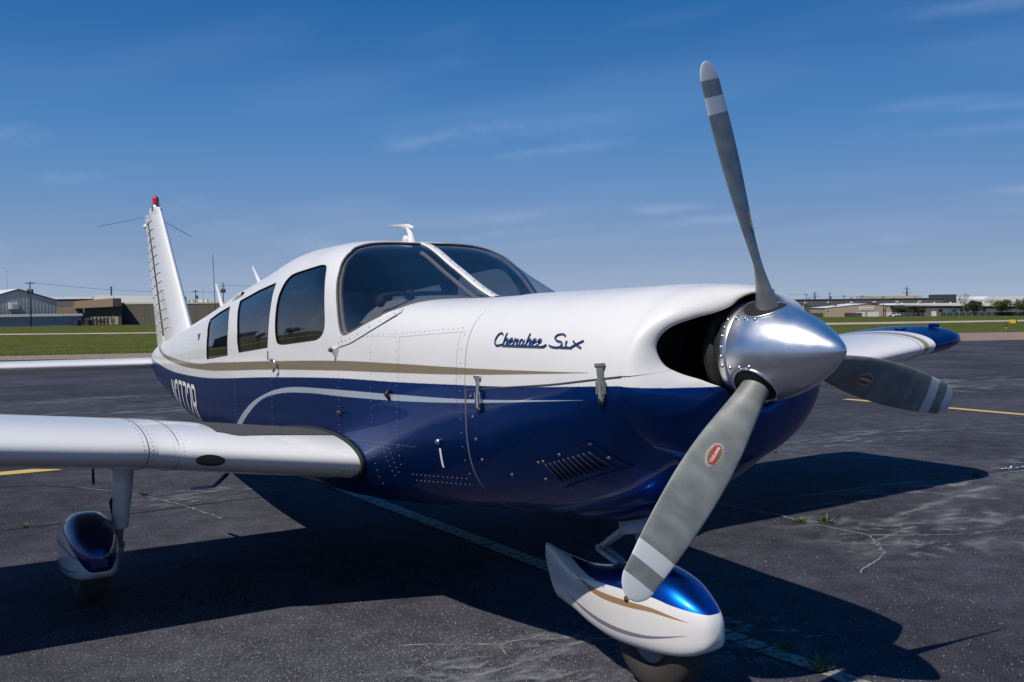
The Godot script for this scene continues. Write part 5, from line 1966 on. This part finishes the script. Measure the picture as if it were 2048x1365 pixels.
func leaf_crown(r: RandomNumberGenerator, blobs: Array, count: int, leaf: float) -> SurfaceTool:
	var st := sf(true)
	for i in count:
		var b: Array = blobs[r.randi() % blobs.size()]
		var d := Vector3(r.randfn(), r.randfn(), r.randfn()).normalized()
		var p: Vector3 = b[0] + d * (b[1] as Vector3) * pow(r.randf(), 0.4)
		var x := Vector3(r.randfn(), r.randfn(), r.randfn()).normalized() * leaf * r.randf_range(0.6, 1.3)
		var y := x.cross(Vector3(r.randfn(), r.randfn(), r.randfn())).normalized() * leaf * 0.55
		quad(st, p - x, p + y, p + x, p - y)
	return st

func tree(label: String, at: Vector2, h: float, w: float, blobs_n: int, leaves: int, m: Material, seed_: int, group: String) -> Node3D:
	var r := RandomNumberGenerator.new()
	r.seed = seed_
	var o := thing("tree", label, "tree", on_ground(at.x, at.y, -0.1), 0.0, group)
	var tr := sf()
	tube(tr, [Vector3(0, 0, 0), Vector3(0.05, h * 0.28, 0), Vector3(0.0, h * 0.5, 0.05)], [0.22, 0.16, 0.08], 7)
	for k in 6:
		var a := TAU * k / 6.0 + r.randf()
		tube(tr, [Vector3(0.04, h * 0.27, 0), Vector3(cos(a) * w * 0.2, h * 0.5, sin(a) * w * 0.2), Vector3(cos(a) * w * 0.36, h * r.randf_range(0.6, 0.8), sin(a) * w * 0.36)], [0.10, 0.06, 0.02], 5, false)
	put("trunk", tr, M["bark"], o)
	var blobs := []
	for k in blobs_n:
		var a := r.randf() * TAU
		var q := sqrt(r.randf())
		var y := lerpf(0.38, 0.86, r.randf())
		var spread := sin(PI * clampf((y - 0.18) / 0.9, 0.0, 1.0))
		blobs.append([Vector3(cos(a) * q * w * 0.36 * spread, h * y, sin(a) * q * w * 0.36 * spread), Vector3(w * 0.17, h * 0.13, w * 0.17)])
	put("crown", leaf_crown(r, blobs, leaves, 0.24), m, o)
	return o

func branch(st: SurfaceTool, r: RandomNumberGenerator, p: Vector3, d: Vector3, l: float, rad: float, depth: int) -> void:
	var q := p + d * l
	tube(st, [p, q], [rad, rad * 0.6], 5, false)
	if depth == 0:
		return
	for k in (3 if depth > 1 else 4):
		var e := (d + Vector3(r.randfn(0, 0.5), r.randf_range(0.0, 0.35), r.randfn(0, 0.5))).normalized()
		branch(st, r, q, e, l * r.randf_range(0.55, 0.8), rad * 0.55, depth - 1)

func build_background() -> void:
	var ribbed := mt("blue_grey_siding", 1, 1, 1, 0.6)
	ribbed.albedo_color = Color(0.30, 0.31, 0.32).linear_to_srgb()
	mt("white_roof", 0.66, 0.66, 0.66, 0.5)
	mt("white_wall", 0.62, 0.62, 0.60, 0.7)
	mt("tan_fascia", 0.42, 0.29, 0.195, 0.8)
	mt("tan_ribs", 0.19, 0.15, 0.10, 0.8)
	mt("brown_wall", 0.095, 0.087, 0.072, 0.8)
	mt("brown_wall_dark", 0.10, 0.08, 0.06, 0.8)
	mt("cream_wall", 0.46, 0.41, 0.31, 0.8)
	mt("beige_wall", 0.36, 0.285, 0.205, 0.8)
	mt("grey_wall", 0.098, 0.098, 0.112, 0.8)
	mt("green_grey_wall", 0.075, 0.10, 0.085, 0.8)
	mt("taupe_wall", 0.115, 0.10, 0.092, 0.8)
	mt("slate", 0.045, 0.055, 0.065, 0.7)
	mt("far_dark", 0.03, 0.03, 0.035, 0.7)
	mt("far_grey", 0.30, 0.31, 0.32, 0.6)
	mt("window_dark", 0.012, 0.013, 0.018, 0.2)
	mt("pole_wood", 0.045, 0.035, 0.03, 0.9)
	mt("bark", 0.07, 0.055, 0.045, 0.9)
	mt("bark_grey", 0.13, 0.115, 0.105, 0.9)
	mt("dumpster_blue", 0.012, 0.03, 0.065, 0.6)
	mt("fence_dark", 0.03, 0.032, 0.03, 0.8)
	mt("screen_green", 0.012, 0.05, 0.045, 0.8)
	mt("hedge_brown", 0.075, 0.058, 0.045, 0.95)
	mt("awning_blue", 0.03, 0.07, 0.13, 0.6)
	mt("signal_yellow", 0.62, 0.44, 0.01, 0.6)
	mt("car_white", 0.6, 0.6, 0.62, 0.3)
	for t in [["leaf_olive", 0.058, 0.070, 0.018], ["leaf_green", 0.040, 0.058, 0.020], ["leaf_dark", 0.033, 0.045, 0.018], ["leaf_yellow", 0.10, 0.10, 0.028]]:
		var lm := mt(t[0], t[1], t[2], t[3], 0.8)
		lm.backlight_enabled = true
		lm.backlight = Color(t[1], t[2], t[3]).linear_to_srgb() * 0.6

	# ---- left: metal hangar with a low shed before it
	var hg := building("hangar", "grey-blue metal hangar with a white gable roof at the far left", Vector2(-262.5, -19.2), Vector2(-264.1, -36.0))
	var W := 16.9
	gable("wall", hg, M["blue_grey_siding"], [Vector2(-0.4, 0), Vector2(W, 0), Vector2(W, 6.3), Vector2(W * 0.485, 9.05), Vector2(-0.4, 6.3)], 0.0, -34.0)
	for k in 22:
		slab_box("siding_rib", hg, M["blue_grey_siding"], 0.4 + 0.75 * k, 0.52 + 0.75 * k, 0.2, 6.2 + 2.6 * (1.0 - absf(0.45 + 0.75 * k - W * 0.485) / (W * 0.52)), 0.0, 0.05)
	var rf := sf(true)
	for s in [[W * 0.485, 9.20, W + 0.3, 6.40], [-0.7, 6.40, W * 0.485, 9.20]]:
		quad(rf, Vector3(s[0], s[1], 0.3), Vector3(s[2], s[3], 0.3), Vector3(s[2], s[3], -34.3), Vector3(s[0], s[1], -34.3))
		quad(rf, Vector3(s[0], s[1] - 0.14, -34.3), Vector3(s[2], s[3] - 0.14, -34.3), Vector3(s[2], s[3] - 0.14, 0.3), Vector3(s[0], s[1] - 0.14, 0.3))
	put("roof", rf, M["white_roof"], hg)
	var tr := sf(true)
	for s in [[W * 0.485, 9.13, W + 0.3, 6.33], [-0.7, 6.33, W * 0.485, 9.13]]:
		quad(tr, Vector3(s[0], s[1] - 0.22, 0.32), Vector3(s[2], s[3] - 0.22, 0.32), Vector3(s[2], s[3] + 0.05, 0.32), Vector3(s[0], s[1] + 0.05, 0.32))
	put("gable_trim", tr, M["far_dark"], hg)
	slab_box("air_conditioner", hg, M["white_wall"], 6.0, 7.9, 4.3, 5.9, 0.0, 0.9)
	slab_box("cooler_grille", hg, M["far_grey"], 6.6, 8.0, 4.35, 5.5, 0.9, 1.3)
	var sh := building("shed", "long low grey shed with a white flat roof before the left hangar", Vector2(-252.5, -8.0), Vector2(-253.6, -39.2))
	var SL := 31.5
	slab_box("wall", sh, M["blue_grey_siding"], 0, SL, 0, 2.45, -6, 0)
	slab_box("roof", sh, M["white_roof"], -0.3, SL + 0.5, 2.45, 2.95, -6.3, 0.5)
	slab_box("opening", sh, M["far_dark"], 2.0, 5.6, 0.0, 2.0, -0.02, 0.03)
	slab_box("opening", sh, M["far_dark"], 5.9, 6.4, 0.0, 2.0, -0.02, 0.03)
	slab_box("door", sh, M["far_dark"], SL - 1.3, SL - 0.1, 0.0, 1.6, -0.02, 0.03)
	for k in 26:
		slab_box("siding_rib", sh, M["blue_grey_siding"], 7.0 + 0.9 * k, 7.12 + 0.9 * k, 0.0, 2.4, 0.0, 0.05)

	# ---- left: tan mansard offices and the long brown block behind the tail
	var o1 := building("office_building", "low cream office with a tan mansard roof right of the hangar", Vector2(-285.5, -39.2), Vector2(-285.0, -49.6))
	slab_box("wall", o1, M["cream_wall"], 0, 10.5, 0, 3.3, -12, 0)
	gable("mansard", o1, M["tan_fascia"], [Vector2(-0.8, 3.3), Vector2(6.2, 3.3), Vector2(6.0, 4.9), Vector2(-0.4, 4.9)], 0.9, -12)
	slab_box("window_band", o1, M["window_dark"], 0.4, 2.2, 2.4, 3.2, 0.0, 0.06)
	slab_box("window_band", o1, M["window_dark"], 2.8, 5.2, 2.4, 3.0, 0.0, 0.06)
	var o2 := building("office_building", "brown building with a taller tan mansard band before the long brown block", Vector2(-275.6, -42.7), Vector2(-273.5, -52.9))
	slab_box("wall", o2, M["brown_wall_dark"], 1.5, 10.4, 0, 4.9, -14, 0)
	slab_box("porch_panel", o2, M["cream_wall"], 3.0, 9.6, 0.2, 2.3, 0.0, 0.12)
	for k in 5:
		slab_box("porch_post", o2, M["brown_wall_dark"], 3.2 + 0.9 * k, 3.4 + 0.9 * k, 0.2, 2.4, 0.12, 0.3)
	slab_box("porch_wall", o2, M["far_grey"], -0.4, 1.5, 0.6, 3.4, -3, -2)
	gable("mansard", o2, M["tan_fascia"], [Vector2(-1.3, 4.5), Vector2(8.4, 4.9), Vector2(8.4, 7.1), Vector2(-0.8, 6.4)], 1.0, -13)
	gable("mansard_end", o2, M["tan_ribs"], [Vector2(8.4, 4.9), Vector2(10.5, 5.0), Vector2(10.3, 7.1), Vector2(8.4, 7.1)], 0.9, -13)
	for k in 6:
		slab_box("mansard_rib", o2, M["far_dark"], 8.55 + 0.33 * k, 8.65 + 0.33 * k, 5.0, 7.05, 0.9, 0.98)
	var o3 := building("long_block", "long plain brown metal block with a pale parapet behind the tail fin", Vector2(-277.7, -53.7), Vector2(-258.1, -76.9))
	slab_box("wall", o3, M["brown_wall"], 0, 31.0, 0, 5.5, -20, 0)
	slab_box("parapet", o3, M["cream_wall"], -0.1, 31.2, 5.5, 5.95, -20.2, 0.15)
	for k in 8:
		slab_box("panel_joint", o3, M["brown_wall_dark"], 3.0 + 3.6 * k, 3.08 + 3.6 * k, 0.2, 5.45, 0.0, 0.04)
	for k in [[20.5, 1.0], [22.0, 0.7], [18.2, 0.5], [9.0, 0.4]]:
		slab_box("roof_vent", o3, M["white_roof"], k[0], k[0] + k[1], 5.9, 6.5, -4, -3)
	var o4 := building("warehouse", "white roofed grey warehouse glimpsed between the hangar and the mansard office", Vector2(-345, -47), Vector2(-330, -70))
	slab_box("wall", o4, M["grey_wall"], -2, 12, 0, 8.2, -25, 0)
	gable("roof", o4, M["white_roof"], [Vector2(-3, 8.2), Vector2(12.3, 8.2), Vector2(12.3, 8.9), Vector2(-3, 8.9)], 0.4, -25)
	gable("wing_roof", o4, M["white_roof"], [Vector2(12.3, 6.0), Vector2(34, 6.4), Vector2(34, 8.8), Vector2(13, 9.3)], 0.4, -25)
	var flue := sf()
	tube(flue, [Vector3(17, 9, -3), Vector3(17, 11.8, -3), Vector3(17, 12.1, -3)], [0.25, 0.25, 0.4], 8)
	put("flue", flue, M["far_dark"], o4)
	for d in [[-252.0, -38.6, "dark blue skip at the right end of the low shed"], [-270.5, -44.2, "dark blue skip before the brown mansard building"]]:
		var b := thing("skip", d[2], "skip", on_ground(d[0], d[1]), 0.55, "skips by the left buildings")
		var st := sf(true)
		box(st, Vector3(0, 0.65, 0), Vector3(1.3, 1.2, 1.2))
		put("body", st, M["dumpster_blue"], b)
		var ld := sf(true)
		box(ld, Vector3(0, 1.32, 0.0), Vector3(1.4, 0.12, 1.3), Basis(Vector3(1, 0, 0), 0.08))
		put("lid", ld, M["far_dark"], b)
	var r := RandomNumberGenerator.new()
	r.seed = 12
	for h in [[-276.0, -43.6, 3.0, "bare brown hedge left of the skips"], [-271.5, -46.5, 4.4, "bare brown hedge before the cream porch"]]:
		var o := thing("hedge", h[3], "hedge", on_ground(h[0], h[1]), 0.95)
		var blobs := []
		for k in 6:
			blobs.append([Vector3(lerpf(-h[2] / 2, h[2] / 2, k / 5.0), 0.9, 0), Vector3(0.7, 0.9, 0.6)])
		put("foliage", leaf_crown(r, blobs, 700, 0.16), M["hedge_brown"], o)
	var bs := thing("shrub", "thin yellowish shrub at the corner of the cream porch", "shrub", on_ground(-269.0, -49.8))
	put("foliage", leaf_crown(r, [[Vector3(0, 1.3, 0), Vector3(0.9, 1.3, 0.9)]], 160, 0.16), M["leaf_yellow"], bs)
	var sst := sf()
	for k in 7:
		tube(sst, [Vector3(0, 0, 0), Vector3(r.randfn(0, 0.4), 2.2, r.randfn(0, 0.4))], [0.04, 0.01], 4, false)
	put("stems", sst, M["bark"], bs)

	# ---- left: poles and wires
	pole("utility_pole", "dark wooden utility pole with a transformer before the left hangar", Vector2(-249.5, -28.3), 10.4, [[0.97, 1.9]], "utility poles", 2)
	pole("utility_pole", "utility pole with hanging boxes just left of the cabin roof", Vector2(-296.9, -86.8), 12.6, [[0.90, 1.6]], "utility poles", 2)
	pole("utility_pole", "short utility pole rising behind the brown block beside the tail fin", Vector2(-301.4, -79.8), 10.3, [[0.95, 1.4]], "utility poles", 1)
	for lp in [[-310.0, -84.5, 10.5, "slim lamp post between the two poles behind the brown block"], [-330.0, -62.0, 12.2, "slim lamp post behind the tan mansard roof"], [-330.0, -32.0, 16.0, "tall thin mast at the left edge of the picture"]]:
		var o := thing("lamp_post", lp[3], "lamp post", on_ground(lp[0], lp[1]), 0.9)
		var st := sf()
		tube(st, [Vector3.ZERO, Vector3(0, lp[2], 0)], [0.10, 0.06], 6)
		put("post", st, M["far_grey"], o)
		var hd := sf(true)
		box(hd, Vector3(0, lp[2], 0), Vector3(0.7, 0.12, 0.2))
		put("lamp_head", hd, M["far_grey"], o)
	wire("power_line", on_ground(-249.5, -28.3, 10.1), on_ground(-296.9, -86.8, 9.6), 1.0, "sagging power line from the hangar pole past the tail fin")
	wire("power_line", on_ground(-296.9, -86.8, 11.6), on_ground(-285.0, -140.0, 12.0), 1.0, "power line running from the pole behind the cabin roof")
	tree("dark leafy tree top showing over the brown block beside the fin", Vector2(-312, -81.0), 8.6, 7.0, 8, 500, M["leaf_olive"], 70, "far trees")

	# ---- right: the long grey warehouse and what stands before it
	var gw := building("warehouse", "very long grey warehouse along the right horizon", Vector2(-334, -330), Vector2(-280.5, -426.7))
	var GL := 112.0
	slab_box("wall", gw, M["grey_wall"], -26, GL - 6, 0, 7.9, -40, 0)
	slab_box("roof", gw, M["grey_wall"], -26.3, GL - 5.7, 7.9, 8.25, -40.3, 0.3)
	for k in 7:
		slab_box("window", gw, M["window_dark"], 10.5 + 7.6 * k, 12.0 + 7.6 * k, 3.6, 5.1, -0.02, 0.06)
	for k in 12:
		slab_box("roof_vent", gw, M["far_grey"], -18 + 10.5 * k, -16.8 + 10.5 * k, 8.2, 8.9, -12, -11)
	slab_box("stair_block", gw, M["slate"], GL - 6, GL + 0.4, 0, 9.8, -14, 0.5)
	slab_box("rear_roof", gw, M["cream_wall"], GL - 32, GL - 6.3, 8.3, 9.5, -38, -20)
	for k in 9:
		slab_box("wall_light", gw, M["white_wall"], 6.0 + 11.0 * k, 7.4 + 11.0 * k, 6.3, 6.9, 0.0, 0.3)
	var gg := building("shed", "dark green-grey shed just right of the spinner", Vector2(-268.5, -296.0), Vector2(-258.6, -312.8))
	slab_box("wall", gg, M["green_grey_wall"], 0, 22, 0, 4.3, -14, 0)
	slab_box("roof_edge", gg, M["slate"], -0.2, 22.2, 4.3, 4.6, -14.2, 0.2)
	slab_box("post", gg, M["cream_wall"], 9.3, 9.7, 0, 4.6, 0.3, 0.7)
	var bg := building("workshop", "beige workshop with a low gable and a white sign above its white doors", Vector2(-247, -297), Vector2(-229, -325.5))
	gable("wall", bg, M["beige_wall"], [Vector2(0, 0), Vector2(33.5, 0), Vector2(33.5, 2.9), Vector2(16.0, 4.75), Vector2(0, 3.3)], 0, -22)
	var rf2 := sf(true)
	quad(rf2, Vector3(16, 4.95, 0.2), Vector3(33.8, 3.1, 0.2), Vector3(33.8, 3.1, -22), Vector3(16, 4.95, -22))
	quad(rf2, Vector3(-0.3, 3.45, 0.2), Vector3(16, 4.95, 0.2), Vector3(16, 4.95, -22), Vector3(-0.3, 3.45, -22))
	put("roof", rf2, M["white_roof"], bg)
	slab_box("sign_board", bg, M["white_wall"], 12.8, 18.3, 2.45, 3.75, 0.0, 0.2)
	for k in 7:
		slab_box("sign_letter", bg, M["far_grey"], 13.3 + 0.68 * k, 13.75 + 0.68 * k, 2.85, 3.35, 0.2, 0.26)
	for x in [[11.4, 15.0, 1.8], [16.0, 20.2, 1.8], [23.0, 26.0, 1.5], [27.6, 29.6, 1.9]]:
		slab_box("door", bg, M["white_wall"], x[0], x[1], 0.0, x[2], 0.0, 0.1)
	for x in [[0.8, 1.6], [22.0, 22.4]]:
		slab_box("window", bg, M["window_dark"], x[0], x[0] + 0.5, 2.1, 2.5, 0.0, 0.06)
	var lb := building("long_block", "long taupe building with a pale metal roof right of the workshop", Vector2(-224.5, -327.0), Vector2(-206, -354))
	slab_box("wall", lb, M["taupe_wall"], -1, 34, 0, 3.5, -18, 0)
	gable("roof", lb, M["white_roof"], [Vector2(-13.5, 4.3), Vector2(34.5, 3.3), Vector2(34.5, 4.7), Vector2(-11.5, 4.9)], 0.6, -16)
	for x in [4.0, 9.0, 11.5, 17.0, 20.0]:
		slab_box("window", lb, M["window_dark"], x, x + 1.2, 1.7, 2.7, 0.0, 0.06)
	slab_box("door", lb, M["white_wall"], 1.2, 3.0, 0.0, 1.9, 0.0, 0.08)
	for k in 7:
		slab_box("roof_vent", lb, M["white_wall"], -9.0 + 6.0 * k, -8.4 + 6.0 * k, 4.7, 5.15, -3, -2.5)
	var wr := building("warehouse", "wide pale roofed warehouse behind the oaks at the far right", Vector2(-281.0, -446.0), Vector2(-262.0, -474.0))
	slab_box("wall", wr, M["taupe_wall"], 0, 40, 0, 6.0, -40, 0)
	gable("roof", wr, M["white_roof"], [Vector2(-12, 6.0), Vector2(41, 6.0), Vector2(41, 8.9), Vector2(6, 8.9), Vector2(4, 7.7), Vector2(-12, 7.5)], 0.4, -40)
	var aw := building("shelter", "small blue awning shelter before the taupe building", Vector2(-206.5, -311.5), Vector2(-203.5, -316.5))
	gable("roof", aw, M["awning_blue"], [Vector2(0, 2.0), Vector2(4.6, 2.3), Vector2(4.2, 2.7), Vector2(1.2, 2.6)], 0.8, -2.0)
	for x in [0.3, 4.2]:
		slab_box("post", aw, M["far_grey"], x, x + 0.12, 0, 2.1, 0.5, 0.62)
	# fences: posts and rails, and a screened run
	var fc := thing("fence", "dark boarded fence before the green-grey shed", "fence")
	fc.transform = facing(Vector2(-254.0, -293.5), Vector2(-238.4, -307.4))
	for k in 40:
		var st := sf(true)
		box(st, Vector3(0.26 + 0.52 * k, 0.75, 0), Vector3(0.49, 1.5 + 0.06 * ((k * 7) % 3), 0.06))
		put("board", st, M["fence_dark"], fc)
	var fs := thing("fence", "low green screened fence in front of the oaks at the right", "fence")
	fs.transform = facing(Vector2(-207.5, -309.0), Vector2(-187.0, -331.5))
	for k in 15:
		slab_box("post", fs, M["far_grey"], 2.1 * k, 2.1 * k + 0.08, 0, 1.5, 0.0, 0.08)
		slab_box("screen_panel", fs, M["screen_green"], 2.1 * k + 0.09, 2.1 * k + 2.09, 0.05, 1.35, 0.02, 0.05)
	var cf := thing("fence", "grey open mesh fence before the white workshop doors", "fence")
	cf.transform = facing(Vector2(-238.2, -307.2), Vector2(-208.0, -309.4))
	for k in 16:
		slab_box("post", cf, M["far_grey"], 1.95 * k, 1.95 * k + 0.06, 0, 1.5, 0.0, 0.06)
	for y in [0.3, 0.75, 1.2, 1.5]:
		slab_box("rail", cf, M["far_grey"], 0, 29.5, y, y + 0.03, 0.01, 0.04)
	# car
	var car := thing("parked_car", "white car parked before the workshop doors", "car", on_ground(-224.4, -306.8), 0.95)
	gable("body", car, M["car_white"], [Vector2(-2.1, 0.35), Vector2(2.1, 0.35), Vector2(2.15, 0.75), Vector2(1.2, 0.9), Vector2(0.6, 1.35), Vector2(-1.0, 1.38), Vector2(-1.8, 0.9), Vector2(-2.15, 0.8)], 0.85, -0.85)
	gable("window", car, M["window_dark"], [Vector2(1.0, 0.92), Vector2(0.52, 1.28), Vector2(-0.95, 1.3), Vector2(-1.5, 0.92)], 0.87, -0.87)
	for x in [-1.3, 1.3]:
		for z in [-0.8, 0.8]:
			var wh := sf()
			tube(wh, [Vector3(x, 0.33, z - 0.1), Vector3(x, 0.33, z + 0.1)], 0.33, 12)
			put("wheel", wh, M["far_dark"], car)
	# trees
	tree("round olive-green tree standing alone before the workshop doors", Vector2(-225.5, -312.5), 4.4, 5.4, 16, 1500, M["leaf_olive"], 1, "trees along the right fence")
	tree("round dark tree at the right end of the green-grey shed", Vector2(-250.8, -306.4), 4.9, 3.6, 10, 800, M["leaf_green"], 2, "trees along the right fence")
	tree("low ragged tree at the left end of the workshop", Vector2(-246.6, -310.3), 3.5, 3.8, 10, 700, M["leaf_olive"], 3, "trees along the right fence")
	tree("dark leaning tree between the workshop and the taupe building", Vector2(-220.8, -317.2), 3.4, 4.0, 10, 800, M["leaf_dark"], 4, "trees along the right fence")
	tree("broad dark oak, leftmost of the oaks at the right edge", Vector2(-201.0, -318.5), 5.6, 8.2, 22, 2400, M["leaf_dark"], 5, "oaks at the right edge")
	tree("broad olive oak, middle one of the oaks at the right edge", Vector2(-193.5, -323.1), 5.9, 8.6, 22, 2400, M["leaf_olive"], 6, "oaks at the right edge")
	tree("tall oak cut by the right edge of the picture", Vector2(-186.8, -325.0), 6.4, 7.5, 22, 2200, M["leaf_green"], 7, "oaks at the right edge")
	for bt in [[-205.7, -321.1, 8.2, "tall bare tree left of the oaks", 31], [-215.0, -352.0, 6.6, "small bare tree showing over the oaks", 32], [-221.0, -358.0, 6.3, "pale bare tree above the taupe roof", 33]]:
		var o := thing("bare_tree", bt[3], "tree", on_ground(bt[0], bt[1]), 0.0, "leafless trees")
		var rr := RandomNumberGenerator.new()
		rr.seed = bt[4]
		var st := sf()
		for k in 5:
			branch(st, rr, Vector3(0.1 * k, 0.0, 0), Vector3(rr.randfn(0, 0.28), 1, rr.randfn(0, 0.28)).normalized(), bt[2] * 0.36, 0.10, 4)
		put("branches", st, M["bark_grey"], o)
	# poles to the right
	var pi := 0
	for q in [[-292.0, -316.3, 10.8, "utility pole rising just right of the propeller root"], [-300.0, -328.0, 9.5, "stub pole by the left end of the grey warehouse"], [-283.7, -329.3, 9.8, "utility pole before the left part of the grey warehouse"], [-272.5, -330.5, 10.2, "utility pole with a pale box before the grey warehouse"], [-261.9, -326.2, 8.6, "utility pole above the round dark tree"], [-248.1, -319.8, 8.3, "brown utility pole left of the workshop sign"], [-234.1, -313.9, 7.6, "utility pole right of the workshop sign"]]:
		pole("utility_pole", q[3], Vector2(q[0], q[1]), q[2], [[0.96, 1.5]] if pi != 1 else [], "utility poles", 1 if pi == 3 else 0)
		pi += 1
	for w in [[[-292.0, -316.3, 10.4], [-283.7, -329.3, 9.4], "power line starting at the pole by the propeller root"], [[-283.7, -329.3, 9.4], [-261.9, -326.2, 8.3], "power line ending above the round dark tree"], [[-261.9, -326.2, 8.3], [-248.1, -319.8, 8.0], "power line from above the round dark tree to the brown pole"], [[-248.1, -319.8, 8.0], [-234.1, -313.9, 7.3], "power line over the workshop sign"]]:
		wire("power_line", on_ground(w[0][0], w[0][1], w[0][2]), on_ground(w[1][0], w[1][1], w[1][2]), 0.5, w[2])
	for py in [[-606.5, -714.9, 21.0, "steel lattice pylon, left of the two over the warehouse"], [-561.5, -784.9, 25.0, "steel lattice pylon, right of the two over the warehouse"]]:
		var o := thing("pylon", py[3], "pylon", on_ground(py[0], py[1]), 0.8, "pylons on the horizon")
		var st := sf()
		for s in [[-1, -1], [-1, 1], [1, -1], [1, 1]]:
			tube(st, [Vector3(2.2 * s[0], 0, 2.2 * s[1]), Vector3(0.8 * s[0], py[2] * 0.6, 0.8 * s[1]), Vector3(0, py[2], 0)], 0.22, 4, false)
		for k in 9:
			var y0: float = py[2] * 0.95 * k / 9.0
			var y1: float = py[2] * 0.95 * (k + 1) / 9.0
			var w0 := lerpf(2.2, 0.3, k / 9.0)
			var w1 := lerpf(2.2, 0.3, (k + 1) / 9.0)
			for z in [-1, 1]:
				tube(st, [Vector3(-w0, y0, z * w0), Vector3(w1, y1, z * w1)], 0.12, 4, false)
				tube(st, [Vector3(w0, y0, z * w0), Vector3(-w1, y1, z * w1)], 0.12, 4, false)
		put("lattice", st, M["slate"], o)
		for y in [0.62, 0.76, 0.9]:
			var ar := sf(true)
			box(ar, Vector3(0, py[2] * y, 0), Vector3(9.0 - 4.0 * absf(y - 0.76) * 6.0, 0.35, 0.35))
			put("arm", ar, M["slate"], o)
	# airfield marks
	var sg := thing("taxiway_sign", "yellow taxiway sign on the grass at the right", "sign", on_ground(-63.8, -109.8), 0.5)
	for k in 3:
		var st := sf(true)
		box(st, Vector3(0.22 * k - 0.22, 0.28, 0), Vector3(0.20, 0.40, 0.16))
		put("panel", st, M["signal_yellow"], sg)
	var bk := sf(true)
	box(bk, Vector3(0.38, 0.27, -0.02), Vector3(0.10, 0.36, 0.2))
	put("end_cap", bk, M["far_dark"], sg)
	for lg in [-0.2, 0.2]:
		var st := sf()
		tube(st, [Vector3(lg, 0, 0), Vector3(lg, 0.1, 0)], 0.03, 6)
		put("leg", st, M["far_dark"], sg)
	for mk in [[-44.0, -75.3, 0.42, "small black topped yellow marker near the sign"], [-56.0, -76.2, 0.24, "small dark taxiway marker beyond the far wing tip"]]:
		var o := thing("edge_marker", mk[3], "marker", on_ground(mk[0], mk[1], -0.02), 0.0, "taxiway edge markers")
		var st := sf()
		tube(st, [Vector3.ZERO, Vector3(0, mk[2] * 0.55, 0)], 0.05, 8)
		put("stake", st, M["signal_yellow"], o)
		var tp := sf()
		tube(tp, [Vector3(0, mk[2] * 0.5, 0), Vector3(0, mk[2] * 0.8, 0), Vector3(0, mk[2], 0)], [0.06, 0.085, 0.04], 8)
		put("cap", tp, M["far_dark"], o)
	# a hangar and trees standing out of frame to the left, seen mirrored in the cabin windows
	var mh := building("hangar", "dark hangar out of view at the left, mirrored in the rear cabin window", Vector2(-172, 36), Vector2(-178, 23))
	slab_box("wall", mh, M["brown_wall"], 0, 14.3, 0, 5.0, -25, 0)
	gable("roof", mh, M["slate"], [Vector2(-0.5, 5.0), Vector2(14.8, 5.0), Vector2(14.8, 5.5), Vector2(7, 7.4), Vector2(-0.5, 5.5)], 0.3, -25)
	for t in [[-176, 44.0, 41, "leafy tree out of view nearest the mirrored hangar"], [-180, 58.0, 42, "leafy tree out of view, farther from the mirrored hangar"]]:
		tree(t[3], Vector2(t[0], t[1]), 4.6, 6.0, 14, 900, M["leaf_green"], t[2], "trees beside the mirrored hangar")

# ======================================================================= small things on the apron
func build_small_things() -> void:
	var r := RandomNumberGenerator.new()
	r.seed = 99
	var wm := mt("weed_green", 0.11, 0.125, 0.045, 0.85)
	wm.backlight_enabled = true
	wm.backlight = Color(0.1, 0.14, 0.03)
	for w in [[-5.55, 0.73, 0.055, "small green weed in the crack right of the main gear leg"], [-4.87, 1.63, 0.04, "small weed in the sealed crack left of the main wheel"], [-2.02, -2.63, 0.05, "dry weed in the pale crack, left of the pair in the sun"], [-1.90, -2.74, 0.07, "green weed in the pale crack, right of the pair in the sun"], [-2.35, -5.1, 0.05, "green weed by the crack near the chain"], [-2.45, -4.75, 0.04, "low weed at the edge of the far wing's shadow"], [-4.2, -4.78, 0.035, "tiny weed in the crack behind the propeller"], [-0.42, -0.70, 0.05, "dark weed on the white line in the shadow of the nose"], [-0.20, -0.66, 0.07, "weed at the near end of the white line"], [-5.0, -0.62, 0.07, "weed on the white line beneath the cabin"]]:
		var o := thing("weed", w[3], "weed", Vector3(w[0], 0.0, w[1]), r.randf() * TAU, "weeds in the apron cracks")
		var st := sf(true)
		for k in 26:
			var a := r.randf() * TAU
			var d := Vector3(cos(a), 0, sin(a))
			var l: float = w[2] * r.randf_range(0.5, 1.3)
			var b = d * r.randf() * w[2] * 0.5
			var t = b + d * l * r.randf_range(0.2, 0.8) + Vector3(0, l * r.randf_range(0.3, 0.9), 0)
			var s = Vector3(-d.z, 0, d.x) * w[2] * 0.11
			var m = b.lerp(t, 0.55) + Vector3(0, l * 0.12, 0)
			quad(st, b, m + s, t, m - s)
		put("leaves", st, wm, o)
	var ch := thing("tie_down_chain", "short steel tie-down chain lying at the tip of the far wing's shadow", "chain", Vector3(-2.36, 0.0, -5.66))
	for k in 12:
		var st := sf()
		var c := Vector3(-0.03 + 0.012 * k + 0.01 * sin(k * 1.3), 0.012 + 0.004 * (k % 2), 0.10 - 0.036 * k + 0.02 * sin(k * 0.9))
		var ring := []
		var ax := Basis(Vector3.UP, 0.3 * sin(k * 1.7)) * Basis(Vector3(0, 0, 1), PI / 2 * (k % 2) * 0.8)
		for i in 13:
			var a := TAU * i / 12.0
			ring.append(c + ax * Vector3(0.015 * cos(a), 0.0, 0.028 * sin(a)))
		tube(st, ring, 0.0055, 6, false)
		put("link", st, M["steel"], ch)
